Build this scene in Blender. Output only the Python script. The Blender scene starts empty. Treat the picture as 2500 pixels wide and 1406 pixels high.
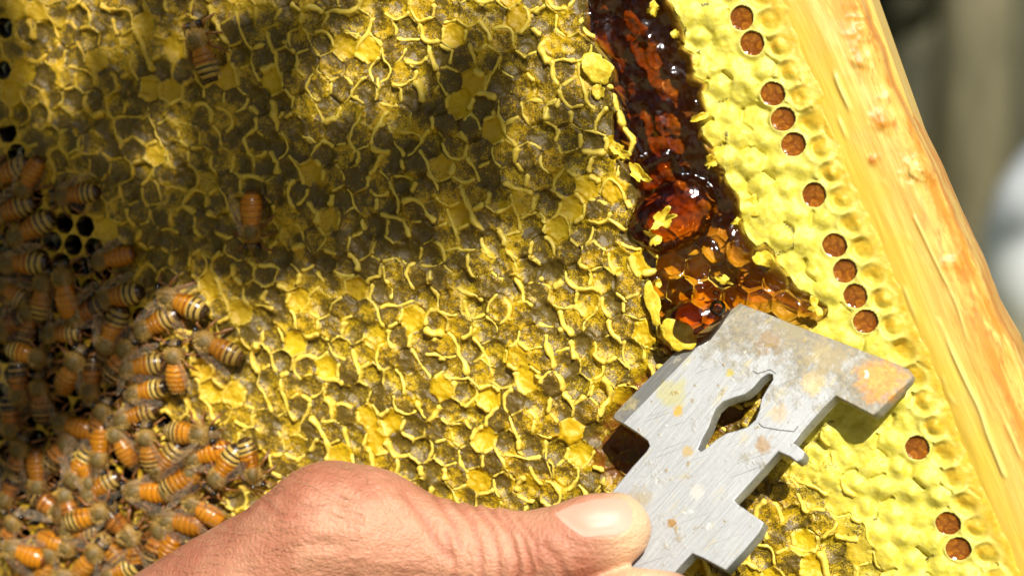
import bpy, bmesh, math, random
import numpy as np
from mathutils import Vector, Matrix
R = math.radians
rng = np.random.default_rng(7); random.seed(7)
scn = bpy.context.scene
C = scn.collection
scn.unit_settings.scale_length = 0.01          # one unit = one centimetre

# ------------------------------------------------------------------ camera, world, sun, exposure
# comb surface = world XZ plane, its face looks towards -Y; h = height above the comb towards -Y
FPX, TILT, PHI, DIST = 4000.0, R(18), R(67.8), 33.87
AX = np.array([math.cos(PHI), 0, -math.sin(PHI)])
def _rot(v, t):
    v = np.array(v, float); k = AX
    return v*math.cos(t)+np.cross(k, v)*math.sin(t)+k*np.dot(k, v)*(1-math.cos(t))
_t = TILT
CX, CU, CF = _rot((1,0,0), _t), _rot((0,0,1), _t), _rot((0,1,0), _t)
if CF[0] > 0:
    _t = -_t; CX, CU, CF = _rot((1,0,0), _t), _rot((0,0,1), _t), _rot((0,1,0), _t)
CAM = -CF*DIST
def ray(px, py): return CF*FPX + CX*(px-1250) + CU*(703-py)
def P(px, py, h=0.0):                          # world point seen at a photo pixel, at height h
    d = ray(px, py); s = (-h-CAM[1])/d[1]; return CAM + d*s
def proj(x, y, z):
    dx, dy, dz = x-CAM[0], y-CAM[1], z-CAM[2]
    f = dx*CF[0]+dy*CF[1]+dz*CF[2]
    a = dx*CX[0]+dy*CX[1]+dz*CX[2]; b = dx*CU[0]+dy*CU[1]+dz*CU[2]
    return 1250+FPX*a/f, 703-FPX*b/f
cam_d = bpy.data.cameras.new('camera'); cam = bpy.data.objects.new('camera', cam_d); C.objects.link(cam)
cam.matrix_world = Matrix(((CX[0],CU[0],-CF[0],CAM[0]),(CX[1],CU[1],-CF[1],CAM[1]),(CX[2],CU[2],-CF[2],CAM[2]),(0,0,0,1)))
cam_d.sensor_width = 36; cam_d.lens = FPX/2500*36
cam_d.clip_start = 1; cam_d.clip_end = 200000
cam_d.dof.use_dof = True; cam_d.dof.focus_distance = 33.0; cam_d.dof.aperture_fstop = 0.095
scn.camera = cam
scn.render.resolution_x, scn.render.resolution_y = 1024, 575

SUN = Vector((0.50, -1.0, 0.90)).normalized()  # towards the sun
el = math.asin(SUN.z); az = math.atan2(SUN.x, SUN.y)
world = bpy.data.worlds.new('World'); scn.world = world; world.use_nodes = True
nt = world.node_tree; bg = nt.nodes['Background']
sky = nt.nodes.new('ShaderNodeTexSky'); sky.sky_type = 'NISHITA'; sky.sun_disc = False
sky.sun_elevation = el; sky.sun_rotation = az
nt.links.new(sky.outputs[0], bg.inputs[0]); bg.inputs[1].default_value = 0.05
sd_ = bpy.data.lights.new('sun', 'SUN'); sd_.energy = 5.0; sd_.angle = R(0.55); sd_.color = (1, 0.95, 0.87)
so = bpy.data.objects.new('sun', sd_); C.objects.link(so)
so.rotation_euler = SUN.to_track_quat('Z', 'Y').to_euler()
scn.view_settings.view_transform = 'Standard'; scn.view_settings.look = 'None'
scn.view_settings.exposure = 0.52; scn.view_settings.gamma = 1

# ------------------------------------------------------------------ helpers
def mat(name):
    m = bpy.data.materials.new(name); m.use_nodes = True
    n = m.node_tree; return m, n, n.nodes['Principled BSDF']
def N(n, t, **kw):
    o = n.nodes.new(t)
    for k, v in kw.items():
        if isinstance(k, str) and hasattr(o, k): setattr(o, k, v)
    return o
def noise(n, scale, detail=4, rough=.55, vec=None, dist=0):
    o = n.nodes.new('ShaderNodeTexNoise'); o.inputs['Scale'].default_value = scale
    o.inputs['Detail'].default_value = detail; o.inputs['Roughness'].default_value = rough
    o.inputs['Distortion'].default_value = dist
    if vec is not None: n.links.new(vec, o.inputs['Vector'])
    return o.outputs['Fac']
def ramp(n, fac, stops, interp='LINEAR'):
    o = n.nodes.new('ShaderNodeValToRGB'); cr = o.color_ramp; cr.interpolation = interp
    while len(cr.elements) < len(stops): cr.elements.new(.5)
    for e, (p, c) in zip(cr.elements, stops):
        e.position = p; e.color = tuple(c)+(1,) if len(c) == 3 else c
    n.links.new(fac, o.inputs[0]); return o.outputs[0]
def mix(n, f, a, b, blend='MIX'):
    o = n.nodes.new('ShaderNodeMix'); o.data_type = 'RGBA'; o.blend_type = blend
    def put(s, v):
        if isinstance(v, bpy.types.NodeSocket): n.links.new(v, s)
        elif isinstance(v, (int, float)): s.default_value = v
        else: s.default_value = tuple(v)+(1,)
    put(o.inputs[0], f); put(o.inputs[6], a); put(o.inputs[7], b); return o.outputs[2]
def mth(n, op, a, b=None, clamp=False):
    o = n.nodes.new('ShaderNodeMath'); o.operation = op; o.use_clamp = clamp
    for i, v in enumerate((a, b)):
        if v is None: continue
        if isinstance(v, bpy.types.NodeSocket): n.links.new(v, o.inputs[i])
        else: o.inputs[i].default_value = v
    return o.outputs[0]
def coords(n, which='Object'): return n.nodes.new('ShaderNodeTexCoord').outputs[which]
def mapping(n, vec, scale=(1,1,1), rot=(0,0,0), loc=(0,0,0)):
    o = n.nodes.new('ShaderNodeMapping'); n.links.new(vec, o.inputs[0])
    o.inputs['Scale'].default_value = scale; o.inputs['Rotation'].default_value = rot; o.inputs['Location'].default_value = loc
    return o.outputs[0]
def bump(n, b, h, strength, dist):
    o = n.nodes.new('ShaderNodeBump'); o.inputs['Strength'].default_value = strength
    o.inputs['Distance'].default_value = dist; n.links.new(h, o.inputs['Height'])
    n.links.new(o.outputs[0], b.inputs['Normal']); return o
def link_mesh(name, me, m=None, parent=None, loc=None):
    o = bpy.data.objects.new(name, me); C.objects.link(o)
    if m is not None and len(me.materials) == 0: me.materials.append(m)
    if parent is not None: o.parent = parent
    if loc is not None: o.location = loc
    return o
def tag(o, label=None, cat=None, group=None, kind=None):
    if label: o['label'] = label
    if cat: o['category'] = cat
    if group: o['group'] = group
    if kind: o['kind'] = kind
    return o
def empty(name, loc, label, cat, group=None):
    o = bpy.data.objects.new(name, None); C.objects.link(o); o.location = loc; o.empty_display_size = .3
    return tag(o, label, cat, group)
def np_mesh(name, V, F, smooth=True):          # V (n,3); F (m,4) or (m,3)
    me = bpy.data.meshes.new(name); V = np.asarray(V, np.float32); F = np.asarray(F, np.int32)
    k = F.shape[1]; me.vertices.add(len(V)); me.vertices.foreach_set('co', V.ravel())
    me.loops.add(F.size); me.loops.foreach_set('vertex_index', F.ravel())
    me.polygons.add(len(F)); me.polygons.foreach_set('loop_start', np.arange(len(F), dtype=np.int32)*k)
    me.update(calc_edges=True)
    if smooth: me.polygons.foreach_set('use_smooth', np.ones(len(F), bool))
    return me
def set_attr(me, name, arr):
    a = me.color_attributes.new(name, 'FLOAT_COLOR', 'POINT')
    a.data.foreach_set('color', np.asarray(arr, np.float32).ravel())
def bm_mesh(name, bm, smooth=True):
    me = bpy.data.meshes.new(name); bm.to_mesh(me); bm.free()
    if smooth: me.polygons.foreach_set('use_smooth', np.ones(len(me.polygons), bool))
    return me
def sstep(a, b, x):
    t = np.clip((x-a)/(b-a), 0, 1); return t*t*(3-2*t)
def _h(i, j, s):
    n = (i.astype(np.int64)*374761393 + j.astype(np.int64)*668265263 + s*974634777) & 0x7fffffff
    n = ((n ^ (n >> 13))*1274126177) & 0x7fffffff
    return ((n ^ (n >> 16)) & 0xffff)/65535.0
def vnoise(x, y, s=0):
    x = np.asarray(x, float); y = np.asarray(y, float)
    i, j = np.floor(x).astype(np.int64), np.floor(y).astype(np.int64); fx, fy = x-i, y-j
    fx = fx*fx*(3-2*fx); fy = fy*fy*(3-2*fy)
    return ((_h(i,j,s)*(1-fx)+_h(i+1,j,s)*fx)*(1-fy)+(_h(i,j+1,s)*(1-fx)+_h(i+1,j+1,s)*fx)*fy)*2-1
def fbm(x, y, s=0, o=4, g=.5):
    r = 0; a = 1; t = 0
    for k in range(o): r = r+a*vnoise(x*2**k+k*17.3, y*2**k-k*9.1, s+k); t += a; a *= g
    return r/t
def poly_sd(U, V, pts):                        # signed distance, negative inside
    pts = np.asarray(pts); d2 = np.full(U.shape, 1e9); ins = np.zeros(U.shape, bool)
    for k in range(len(pts)):
        a, b = pts[k], pts[(k+1) % len(pts)]; e = b-a
        t = np.clip(((U-a[0])*e[0]+(V-a[1])*e[1])/(e@e+1e-12), 0, 1)
        d2 = np.minimum(d2, (U-a[0]-t*e[0])**2+(V-a[1]-t*e[1])**2)
        c = (a[1] > V) != (b[1] > V)
        with np.errstate(divide='ignore', invalid='ignore'):
            ins ^= c & (U < e[0]*(V-a[1])/(e[1] if abs(e[1]) > 1e-9 else 1e-9)+a[0])
    return np.sqrt(d2)*np.where(ins, -1, 1)
def px2uv(l, h=0): return [(lambda p: (p[0], p[2]))(P(x, y, h)) for x, y in l]
def icos(sub, r=1):
    bm = bmesh.new(); bmesh.ops.create_icosphere(bm, subdivisions=sub, radius=r); return bm
def tube(bm, pts, rad, n=6, cap=True):
    pts = [Vector(p) for p in pts]; rings = []
    rad = rad if hasattr(rad, '__len__') else [rad]*len(pts)
    up = Vector((0.13, .21, 1)).normalized()
    for k, p in enumerate(pts):
        d = (pts[min(k+1, len(pts)-1)]-pts[max(k-1, 0)]).normalized()
        s = d.cross(up)
        if s.length < 1e-3: s = d.cross(Vector((1,0,0)))
        s.normalize(); w = s.cross(d)
        rings.append([bm.verts.new(p+(s*math.cos(2*math.pi*q/n)+w*math.sin(2*math.pi*q/n))*rad[k]) for q in range(n)])
    for a, b in zip(rings, rings[1:]):
        for q in range(n): bm.faces.new((a[q], a[(q+1) % n], b[(q+1) % n], b[q]))
    if cap: bm.faces.new(rings[0][::-1]); bm.faces.new(rings[-1])
def lathe(bm, prof, n=16, sy=1, sz=1):         # profile [(x, r)] around local X
    rings = []
    for x, r in prof:
        rings.append([bm.verts.new((x, sy*r*math.cos(2*math.pi*q/n), sz*r*math.sin(2*math.pi*q/n))) for q in range(n)])
    for a, b in zip(rings, rings[1:]):
        for q in range(n): bm.faces.new((a[q], b[q], b[(q+1) % n], a[(q+1) % n]))
    bm.faces.new(rings[0]); bm.faces.new(rings[-1][::-1])

# ------------------------------------------------------------------ comb lattice
O_ = P(1812, 45); O_ = np.array([O_[0], O_[2]]); E_ = P(2340, 1338); E_ = np.array([E_[0], E_[2]])
A1 = (E_-O_)/21.0; PITCH = float(np.linalg.norm(A1)); c6, s6 = .5, math.sqrt(3)/2
A2 = np.array([c6*A1[0]+s6*A1[1], -s6*A1[0]+c6*A1[1]])
MI = np.linalg.inv(np.array([A1, A2]).T)
def wshift(u): return .28*np.clip((2.0-u)/12.0, 0, 1)
def to_q(u, v):
    u2 = u+.035*fbm(u*1.1, v*1.1, 51, 2)+.035*fbm(u*3.1, v*3.1, 55, 2); v2 = v+.035*fbm(u*1.1, v*1.1, 61, 2)+.035*fbm(u*3.1, v*3.1, 65, 2)
    a, b = u2-O_[0], v2-O_[1]
    return MI[0,0]*a+MI[0,1]*b-wshift(u), MI[1,0]*a+MI[1,1]*b
def cell_uv(i, j):
    p = O_+i*A1+j*A2
    for _ in range(4): p = O_+(i+float(wshift(p[0])))*A1+j*A2
    return p
def cell_of(px, py):
    p = P(px, py); q = to_q(np.array(p[0]), np.array(p[2]))
    best = None
    for i in range(int(q[0])-2, int(q[0])+3):
        for j in range(int(q[1])-2, int(q[1])+3):
            d = (i-q[0])*A1+(j-q[1])*A2; d = d@d
            if best is None or d < best[0]: best = (d, i, j)
    return best[1], best[2]
def inpoly(x, y, pts):
    r = False
    for k in range(len(pts)):
        (x0, y0), (x1, y1) = pts[k], pts[(k+1) % len(pts)]
        if (y0 > y) != (y1 > y) and x < (x1-x0)*(y-y0)/(y1-y0)+x0: r = not r
    return r
HONEY_CELLS = [(1812,45),(1836,109),(1886,235),(1911,295),(1936,355),(1985,478),(2037,602),(2063,663),(2087,725),(2113,785),(2237,1092),(2315,1275),(2340,1338)]
DARK_CELLS = [(160,542),(212,552),(133,590),(183,597),(237,600),(185,500),(15,90),(15,195),(10,300),(30,358),(412,1004),(319,1140),(290,1170),(182,965),(135,955),(222,800),(250,775)]
DARK_POLY = [(-300,430),(90,450),(230,640),(345,700),(400,770),(300,860),(290,1000),(360,1140),(330,1230),(240,1300),(-300,1480)]
CLEAN = [(930,105),(1095,245),(585,785),(560,985),(540,200),(1190,965),(930,1010),(730,745),(1290,60),(1180,220),(1110,520),(1375,560),(1430,470),(1590,790),(1075,930),(820,1090),(1750,620),(365,55),(390,235),(20,20),(75,15),(60,150),(40,50),(265,560),(720,830),(800,900),(1210,1080),(1385,1080),(1260,930),(1010,800),(1135,75)]
GOUGE = [(1424,-60),(1424,46),(1421,78),(1435,96),(1460,117),(1488,153),(1492,199),(1478,213),(1503,242),(1513,270),(1494,277),(1496,341),(1520,359),(1513,391),(1542,427),(1549,455),(1557,482),(1535,542),(1534,571),(1560,599),(1567,628),(1585,656),(1582,695),(1573,738),(1585,791),(1592,820),(1617,860),(1680,900),(1760,890),(1850,830),(1950,830),(2019,777),(2022,748),(1998,731),(1980,720),(1948,706),(1926,670),(1900,640),(1887,612),(1870,592),(1848,603),(1827,585),(1816,556),(1813,517),(1809,485),(1791,464),(1770,436),(1766,414),(1748,391),(1741,363),(1716,331),(1712,302),(1730,274),(1716,235),(1727,203),(1695,188),(1698,132),(1673,117),(1673,68),(1656,39),(1609,-60)]
UNDER = [(1560,900),(1500,980),(1440,1060),(1430,1130),(1490,1190),(1600,1200),(1700,1120),(1900,960),(1860,830),(1700,850)]   # dark, glossy, lowered comb under the tool and left of it
cells = {}
def build_cells():
    hc = {cell_of(*p) for p in HONEY_CELLS}; dc = {cell_of(*p) for p in DARK_CELLS}; cc = {cell_of(*p) for p in CLEAN}
    j0 = 0
    for i in range(-60, 60):
        for j in range(-12, 60):
            p = cell_uv(i, j); px, py = proj(p[0], 0, p[1])
            if not (-260 < px < 2900 and -260 < py < 1700): continue
            t = .926*px-.378*py; k = 'cap'
            if (i, j) in hc: k = 'honey'
            elif (i, j) in dc or (inpoly(px, py, DARK_POLY)): k = 'dark'
            elif j < 0: k = 'well' if j == -1 else 'none'
            elif inpoly(px, py, GOUGE): k = 'gouge'
            r = random.random(); cl = 0.0
            if k == 'cap':
                S = 1-sstep(1290, 1500, t+60*math.sin(py*.013))
                cl = 1.0 if (i, j) in cc else .17+.24*random.random()+.05*float(sstep(550, 950, py))  # lower caps yellower: brightness of the sunlit zone put into their colour
                if r < .05+.14*sstep(900, 1290, t): cl = max(cl, .7+.3*random.random())
                elif r > .95: cl = .18
                cl = max(cl, 1-S*(1-cl)*1.0)
            cells[(i, j)] = dict(k=k, uv=p, px=px, py=py, t=t, clean_lit=float(cl), r=random.random(), r2=random.random())
build_cells()

# ------------------------------------------------------------------ comb heightfield
STEP = .0215
cr_ = [P(x, y) for x, y in ((-120,-90),(2620,-90),(-120,1500),(2620,1500))]
u0, u1 = min(p[0] for p in cr_)-.1, max(p[0] for p in cr_)+.1; v0, v1 = min(p[2] for p in cr_)-.1, max(p[2] for p in cr_)+.1
gu = np.arange(u0, u1, STEP); gv = np.arange(v0, v1, STEP)
U, V = np.meshgrid(gu, gv)                      # rows = v
PX, PY = proj(U, 0*U, V)
T = .926*PX-.378*PY
def ij_lookup(Q1, Q2):
    i0 = np.round(Q1).astype(int); j0 = np.round(Q2).astype(int)
    best = np.full(Q1.shape, 1e9); bi = i0.copy(); bj = j0.copy(); sec = best.copy(); si = bi.copy(); sj = bj.copy()
    for di in (-1, 0, 1):
        for dj in (-1, 0, 1):
            ii, jj = i0+di, j0+dj; a, b = ii-Q1, jj-Q2
            d = (a*A1[0]+b*A2[0])**2+(a*A1[1]+b*A2[1])**2
            m = d < best; m2 = (~m) & (d < sec)
            sec = np.where(m, best, np.where(m2, d, sec)); si = np.where(m, bi, np.where(m2, ii, si)); sj = np.where(m, bj, np.where(m2, jj, sj))
            best = np.where(m, d, best); bi = np.where(m, ii, bi); bj = np.where(m, jj, bj)
    return bi, bj, np.sqrt(best), si, sj, np.sqrt(sec)
Q1, Q2 = to_q(U, V)
BI, BJ, D1, SI, SJ, D2 = ij_lookup(Q1, Q2)
DB = (D2**2-D1**2)/(2*PITCH)                   # distance to the cell border
IO, JO = 70, 20
tabs = {k: np.zeros((140, 90)) for k in ('kind', 'clean_lit', 'r', 'r2')}
KID = {'none': 0, 'cap': 1, 'honey': 2, 'dark': 3, 'well': 4, 'gouge': 5}
for (i, j), c in cells.items():
    tabs['kind'][i+IO, j+JO] = KID[c['k']]
    for k in ('clean_lit', 'r', 'r2'): tabs[k][i+IO, j+JO] = c[k]
def look(k, i, j): return tabs[k][np.clip(i+IO, 0, 139), np.clip(j+JO, 0, 89)]
K1 = look('kind', BI, BJ); K2 = look('kind', SI, SJ); CL = look('clean_lit', BI, BJ); RR = look('r', BI, BJ); R2 = look('r2', BI, BJ)
# smooth blended cap heights
i0 = np.round(Q1).astype(int); j0 = np.round(Q2).astype(int); HS = 0; WS = 0; BL = 0
for di in (-1, 0, 1):
    for dj in (-1, 0, 1):
        ii, jj = i0+di, j0+dj; a, b = ii-Q1, jj-Q2
        d = (a*A1[0]+b*A2[0])**2+(a*A1[1]+b*A2[1])**2
        BL = BL+np.exp(-d/(2*.13**2))*(.30+1.0*look('r2', ii, jj)); w = np.exp(-d/(2*.12**2)); HS = HS+w*(look('r', ii, jj)-.5); WS = WS+w
HS = HS/WS
STAIN = 1-sstep(1290, 1500, T+60*np.sin(PY*.013))   # 1 = travel-stained comb, 0 = fresh white-yellow cappings
lo = np.minimum(BI*97+BJ, SI*97+SJ); hi = np.maximum(BI*97+BJ, SI*97+SJ)
EG = _h(lo, hi, 5)                              # one random number per cell border
dome = 1-np.clip(D1/(.5*PITCH), 0, 1.2)**2
hA = .10*HS+(.10*(RR-.60))*dome - .07*np.clip(EG*1.6-.6, 0, 1)*np.exp(-(DB/.035)**2) + .05*fbm(U*3.2, V*3.2, 3, 3)+.022*fbm(U*11, V*11, 4, 3)
DIM = np.exp(-(D1/.10)**2)*np.where(RR > .6, RR-.5, 0)
hB = .11*HS+.13*BL-.13*DIM - .08*np.where(EG > .82, EG, 0)*np.exp(-(DB/.045)**2) + .10*fbm(U*1.9, V*1.9, 9, 2)+.018*fbm(U*5, V*5, 13, 3)+.008*fbm(U*13, V*13, 14, 2)
H = hA*STAIN+hB*(1-STAIN)+.05*fbm(U*.45, V*.45, 21, 2)
PALE = np.zeros_like(H); RIN = np.zeros_like(H); WET = np.zeros_like(H); ORG = np.zeros_like(H)
STN = STAIN*(1-CL)
STN = np.where(K1 == 1, 1-CL, STN)
STN = STN+STAIN*(.42*fbm(U*3.0, V*3.0, 78, 4)+.14*fbm(U*.9, V*.9, 79, 2))*(1-sstep(.75, .95, CL))
STN = np.clip(STN + STAIN*.42*np.exp(-(DB/.07)**2)*(1-.8*sstep(.7, 1, CL)), 0, 1)
# darker specks along a few crevices of the fresh cappings
STN = np.maximum(STN, .62*(1-STAIN)*np.exp(-(DB/.045)**2)*(vnoise(U*2.3, V*2.3, 77) > .45)*(T < 1600))
# wax thickening towards the wood
web = sstep(1640, 1780, T)
H = H+web*.03; ORG = np.maximum(ORG, sstep(1735, 1830, T))
# honey cells
def cell_center_r(kid):
    m = K1 == kid
    return m
for (i, j), c in cells.items():
    if c['k'] not in ('honey', 'dark', 'well'): continue
    cu, cv = c['uv']; r = {'honey': .236, 'dark': .225, 'well': .25}[c['k']]
    a0, a1 = np.searchsorted(gu, cu-.45), np.searchsorted(gu, cu+.45); b0, b1 = np.searchsorted(gv, cv-.45), np.searchsorted(gv, cv+.45)
    if a1 <= a0 or b1 <= b0: continue
    sl = (slice(b0, b1), slice(a0, a1)); du, dv = U[sl]-cu, V[sl]-cv
    ang = np.arctan2(dv, du); rr = r*(1+.03*np.sin(ang*2+c['r']*6)+(.035 if c['k'] != 'honey' else .012)*np.cos(6*(ang+PHI)))
    d = np.hypot(du, dv)
    if c['k'] in ('honey', 'dark'):
        near = (np.abs(d-rr) < .55*STEP) & (d > 1e-4)      # snap rim vertices onto the circle
        f = np.where(near, rr/np.maximum(d, 1e-6), 1); U[sl] = cu+du*f; V[sl] = cv+dv*f
        d = np.where(near, rr, d); inside = d < rr-.3*STEP
        rim = np.exp(-((d-rr)/.06)**2)
        base = .02*c['r'] if c['k'] == 'honey' else .0
        blend = np.exp(-np.clip(d-rr, 0, 9)**2/.09**2)
        H[sl] = H[sl]*(1-blend)+(base+.02)*blend + .02*rim*(d >= rr)
        depth = -.36 if c['k'] == 'honey' else -1.0
        q = inside*1.0
        # three-faced cell bottom
        bot = depth+.20*np.maximum.reduce([np.cos(ang-R(90)-PHI), np.cos(ang-R(210)-PHI), np.cos(ang-R(330)-PHI)])*(d/r)
        H[sl] = np.where(inside, bot, H[sl])
        if c['k'] == 'honey':
            PALE[sl] = np.maximum(PALE[sl], .6*rim*(~inside)); STN[sl] = STN[sl]*(1-blend); ORG[sl] = np.where(inside, .5, ORG[sl])
        else:
            ORG[sl] = np.maximum(ORG[sl], blend*.85); STN[sl] = np.where(inside, 1, STN[sl]*(1-blend)); WET[sl] = np.where(inside, 1, WET[sl]); RIN[sl] = np.where(inside | near, 1, RIN[sl])  # shade of the deep hole painted near-black through the masks
    else:
        s = 1-sstep(r*.62, r*1.12, d); open_side = sstep(-.2, .35, (du*.926+dv*.378))   # bowl fades towards the wood
        H[sl] = H[sl]-.12*s*(1-.85*open_side)+.03*np.exp(-((d-r*1.15)/.07)**2)*(1-open_side)
        PALE[sl] = np.maximum(PALE[sl], .45*np.exp(-((d-r*1.15)/.08)**2)); ORG[sl] = np.maximum(ORG[sl]*(.5), s*.9)
# the scraped channel
gp = px2uv(GOUGE); SDG = poly_sd(U, V, gp)+.035*fbm(U*5, V*5, 31, 4)
xc = np.interp(PY, [0,200,400,550,700,760], [1540,1600,1620,1680,1740,1790])
right = sstep(-20, 60, PX-xc)
inn = -SDG
ORG = np.maximum(ORG, .6*(1-sstep(250, 1000, PX)))
low = sstep(520, 640, PY)                       # towards the tool the cut is shallower
wid = .05+.45*right
floor = -(.66*(1-low)+.42*low) + .05*fbm(U*3, V*3, 41, 3)
walls = (.22+.12*low)*np.exp(-(DB/.045)**2)*(.5+.5*low+.3*vnoise(U*2, V*2, 43)) ; walls = walls*(1-.5*right)*(.25+.75*low); floor = floor+.16*fbm(U*2.4, V*2.4, 42, 3)*(1-low)
g = sstep(0, 1, inn/wid)
gz = np.where(inn > 0, (floor+walls)*g, 0)
edge = np.exp(-(np.clip(-inn, 0, 9)/.06)**2)*(inn <= 0)
H = np.where(inn > 0, H*(1-g)+gz, H+edge*.03*(1+fbm(U*8, V*8, 47, 2)))
WET = np.maximum(WET, np.where(inn > 0, sstep(0, .06, inn)*(.97*(1-.25*right)*(1-low)+low*(.12+.35*right)), 0)); STN = np.where(inn > .0, STN*(1-sstep(0, .05, inn)), STN)
ORG = np.where(inn > 0, np.maximum(ORG, .6), ORG)
# dark glossy blotches in a slightly sunken patch around the tool's left side
SDU = poly_sd(U, V, px2uv(UNDER)); wu = (1-sstep(-.25, .05, SDU+.1*fbm(U*3, V*3, 33, 2)))*(inn <= 0)
WET = np.maximum(WET, wu*.75*sstep(.35, .6, .5+.5*fbm(U*4, V*4, 34, 2)+.15)); H = H-.12*wu
# comb dives under the wooden bar
BARIN = [(1825,-150),(1912,60),(1985,240),(2055,420),(2130,600),(2213,800),(2298,1000),(2383,1200),(2460,1380),(2525,1550)]
bi_uv = px2uv(BARIN)
BV = np.array([p[1] for p in bi_uv])[::-1]; BU = np.array([p[0] for p in bi_uv])[::-1]
XB = U-np.interp(V, BV, BU)                     # >0 on the wood side
XB = XB+.13*fbm(U*1.3, V*1.3, 150, 3)+.05*fbm(U*6, V*6, 151, 2)
H = H*(1-sstep(-.25, .15, XB)) - .25*sstep(.10, .55, XB)
ORG = np.maximum(ORG, sstep(-.45, .05, XB)); PALE = PALE*(1-sstep(-.1, .1, XB))
H = H + .03*sstep(-.5, 0, XB)
def samp(A, u, v):
    a = np.clip((np.asarray(u)-gu[0])/STEP, 0, len(gu)-1.01); b = np.clip((np.asarray(v)-gv[0])/STEP, 0, len(gv)-1.01)
    i, j = a.astype(int), b.astype(int); fa, fb = a-i, b-j
    return (A[j,i]*(1-fa)+A[j,i+1]*fa)*(1-fb)+(A[j+1,i]*(1-fa)+A[j+1,i+1]*fa)*fb

def ridge_chains():
    # vertices of the hex borders: corner k of cell (i,j) = centroid of three neighbouring centres
    nb = [(1,0),(0,1),(-1,1),(-1,0),(0,-1),(1,-1)]
    corners = {}; adj = {}
    def cid(i, j, k):
        t3 = sorted([(i, j), (i+nb[k][0], j+nb[k][1]), (i+nb[(k+1) % 6][0], j+nb[(k+1) % 6][1])]); return tuple(t3)
    ok = set(k for k, c in cells.items() if c['k'] == 'cap' and c['t'] < 1470 and not inpoly(c['px'], c['py'], UNDER[:6]))
    for (i, j) in ok:
        ids = [cid(i, j, k) for k in range(6)]
        for k in range(6):
            a, b = ids[k], ids[(k+1) % 6]
            if all(x in cells for x in a) and all(x in cells for x in b):
                adj.setdefault(a, set()).add(b); adj.setdefault(b, set()).add(a)
                for q in (a, b): corners[q] = sum(cells[x]['uv'] for x in q)/3
    usedE = set(); chains = []; d1 = A1/PITCH; ks = sorted(corners)
    random.shuffle(ks)
    for s in ks:
        if random.random() > .85: continue
        pxs = corners[s]; px, py = proj(pxs[0], 0, pxs[1])
        if not (-60 < px < 2300 and -60 < py < 1470): continue
        L = random.choice([1,1,1,1,2,2,2,3,3,4]); path = [s]; cur = s; prev = None
        sgn = random.choice([-1, 1]); dr = d1*sgn
        bend = random.random() < .26
        if bend: dr = np.array([math.cos(random.random()*6.28), math.sin(random.random()*6.28)])
        for _ in range(L):
            best = None
            for q in adj[cur]:
                if q == prev or frozenset((cur, q)) in usedE: continue
                e = corners[q]-corners[cur]; e /= np.linalg.norm(e); sc = float(e@dr)+random.random()*.8
                if best is None or sc > best[0]: best = (sc, q)
            if best is None or best[0] < .15: break
            usedE.add(frozenset((cur, best[1]))); prev = cur; cur = best[1]; path.append(cur)
            if bend: a = R(50); dr = np.array([dr[0]*math.cos(a)-dr[1]*math.sin(a), dr[0]*math.sin(a)+dr[1]*math.cos(a)])
        if len(path) > 1: chains.append([corners[q] for q in path])
        elif random.random() < .35: chains.append([corners[s], corners[s]+np.array([random.uniform(-.12,.12), random.uniform(-.16,.16)])])
    return chains
chains = ridge_chains(); chains.sort(key=lambda c: -len(c))
RN = sstep(.1, .5, 1-EG+.9*fbm(U*3.5, V*3.5, 145, 3)-.55)*STAIN*(K1 == 1)*(K2 == 1)
RG = RN*np.exp(-(DB/(.024+.014*vnoise(U*4, V*4, 146)))**2)
H = H+.05*RG; PALE = np.maximum(PALE, RG*.45); STN = STN*(1-.9*np.clip(RG*1.5, 0, 1))
RDG = np.full(H.shape, 9.0)                      # distance to the nearest burr-wax ridge
for ch in chains:
    for a, b in zip(ch, ch[1:]):
        for t in np.linspace(0, 1, 4):
            c = a*(1-t)+b*t; a0, a1 = np.searchsorted(gu, c[0]-.32), np.searchsorted(gu, c[0]+.32); b0, b1 = np.searchsorted(gv, c[1]-.32), np.searchsorted(gv, c[1]+.32)
            if a1 > a0 and b1 > b0:
                sl = (slice(b0, b1), slice(a0, a1)); RDG[sl] = np.minimum(RDG[sl], np.hypot(U[sl]-c[0], V[sl]-c[1]))
nearr = np.exp(-(RDG/.10)**2); webn = sstep(-.05, .35, fbm(U*2.2, V*2.2, 140, 3))
H = H+.055*nearr*(K1 == 1)
STN = STN*(1-nearr*.35)*(1-webn*np.exp(-(RDG/.20)**2)*.55*(K1 == 1))

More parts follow.
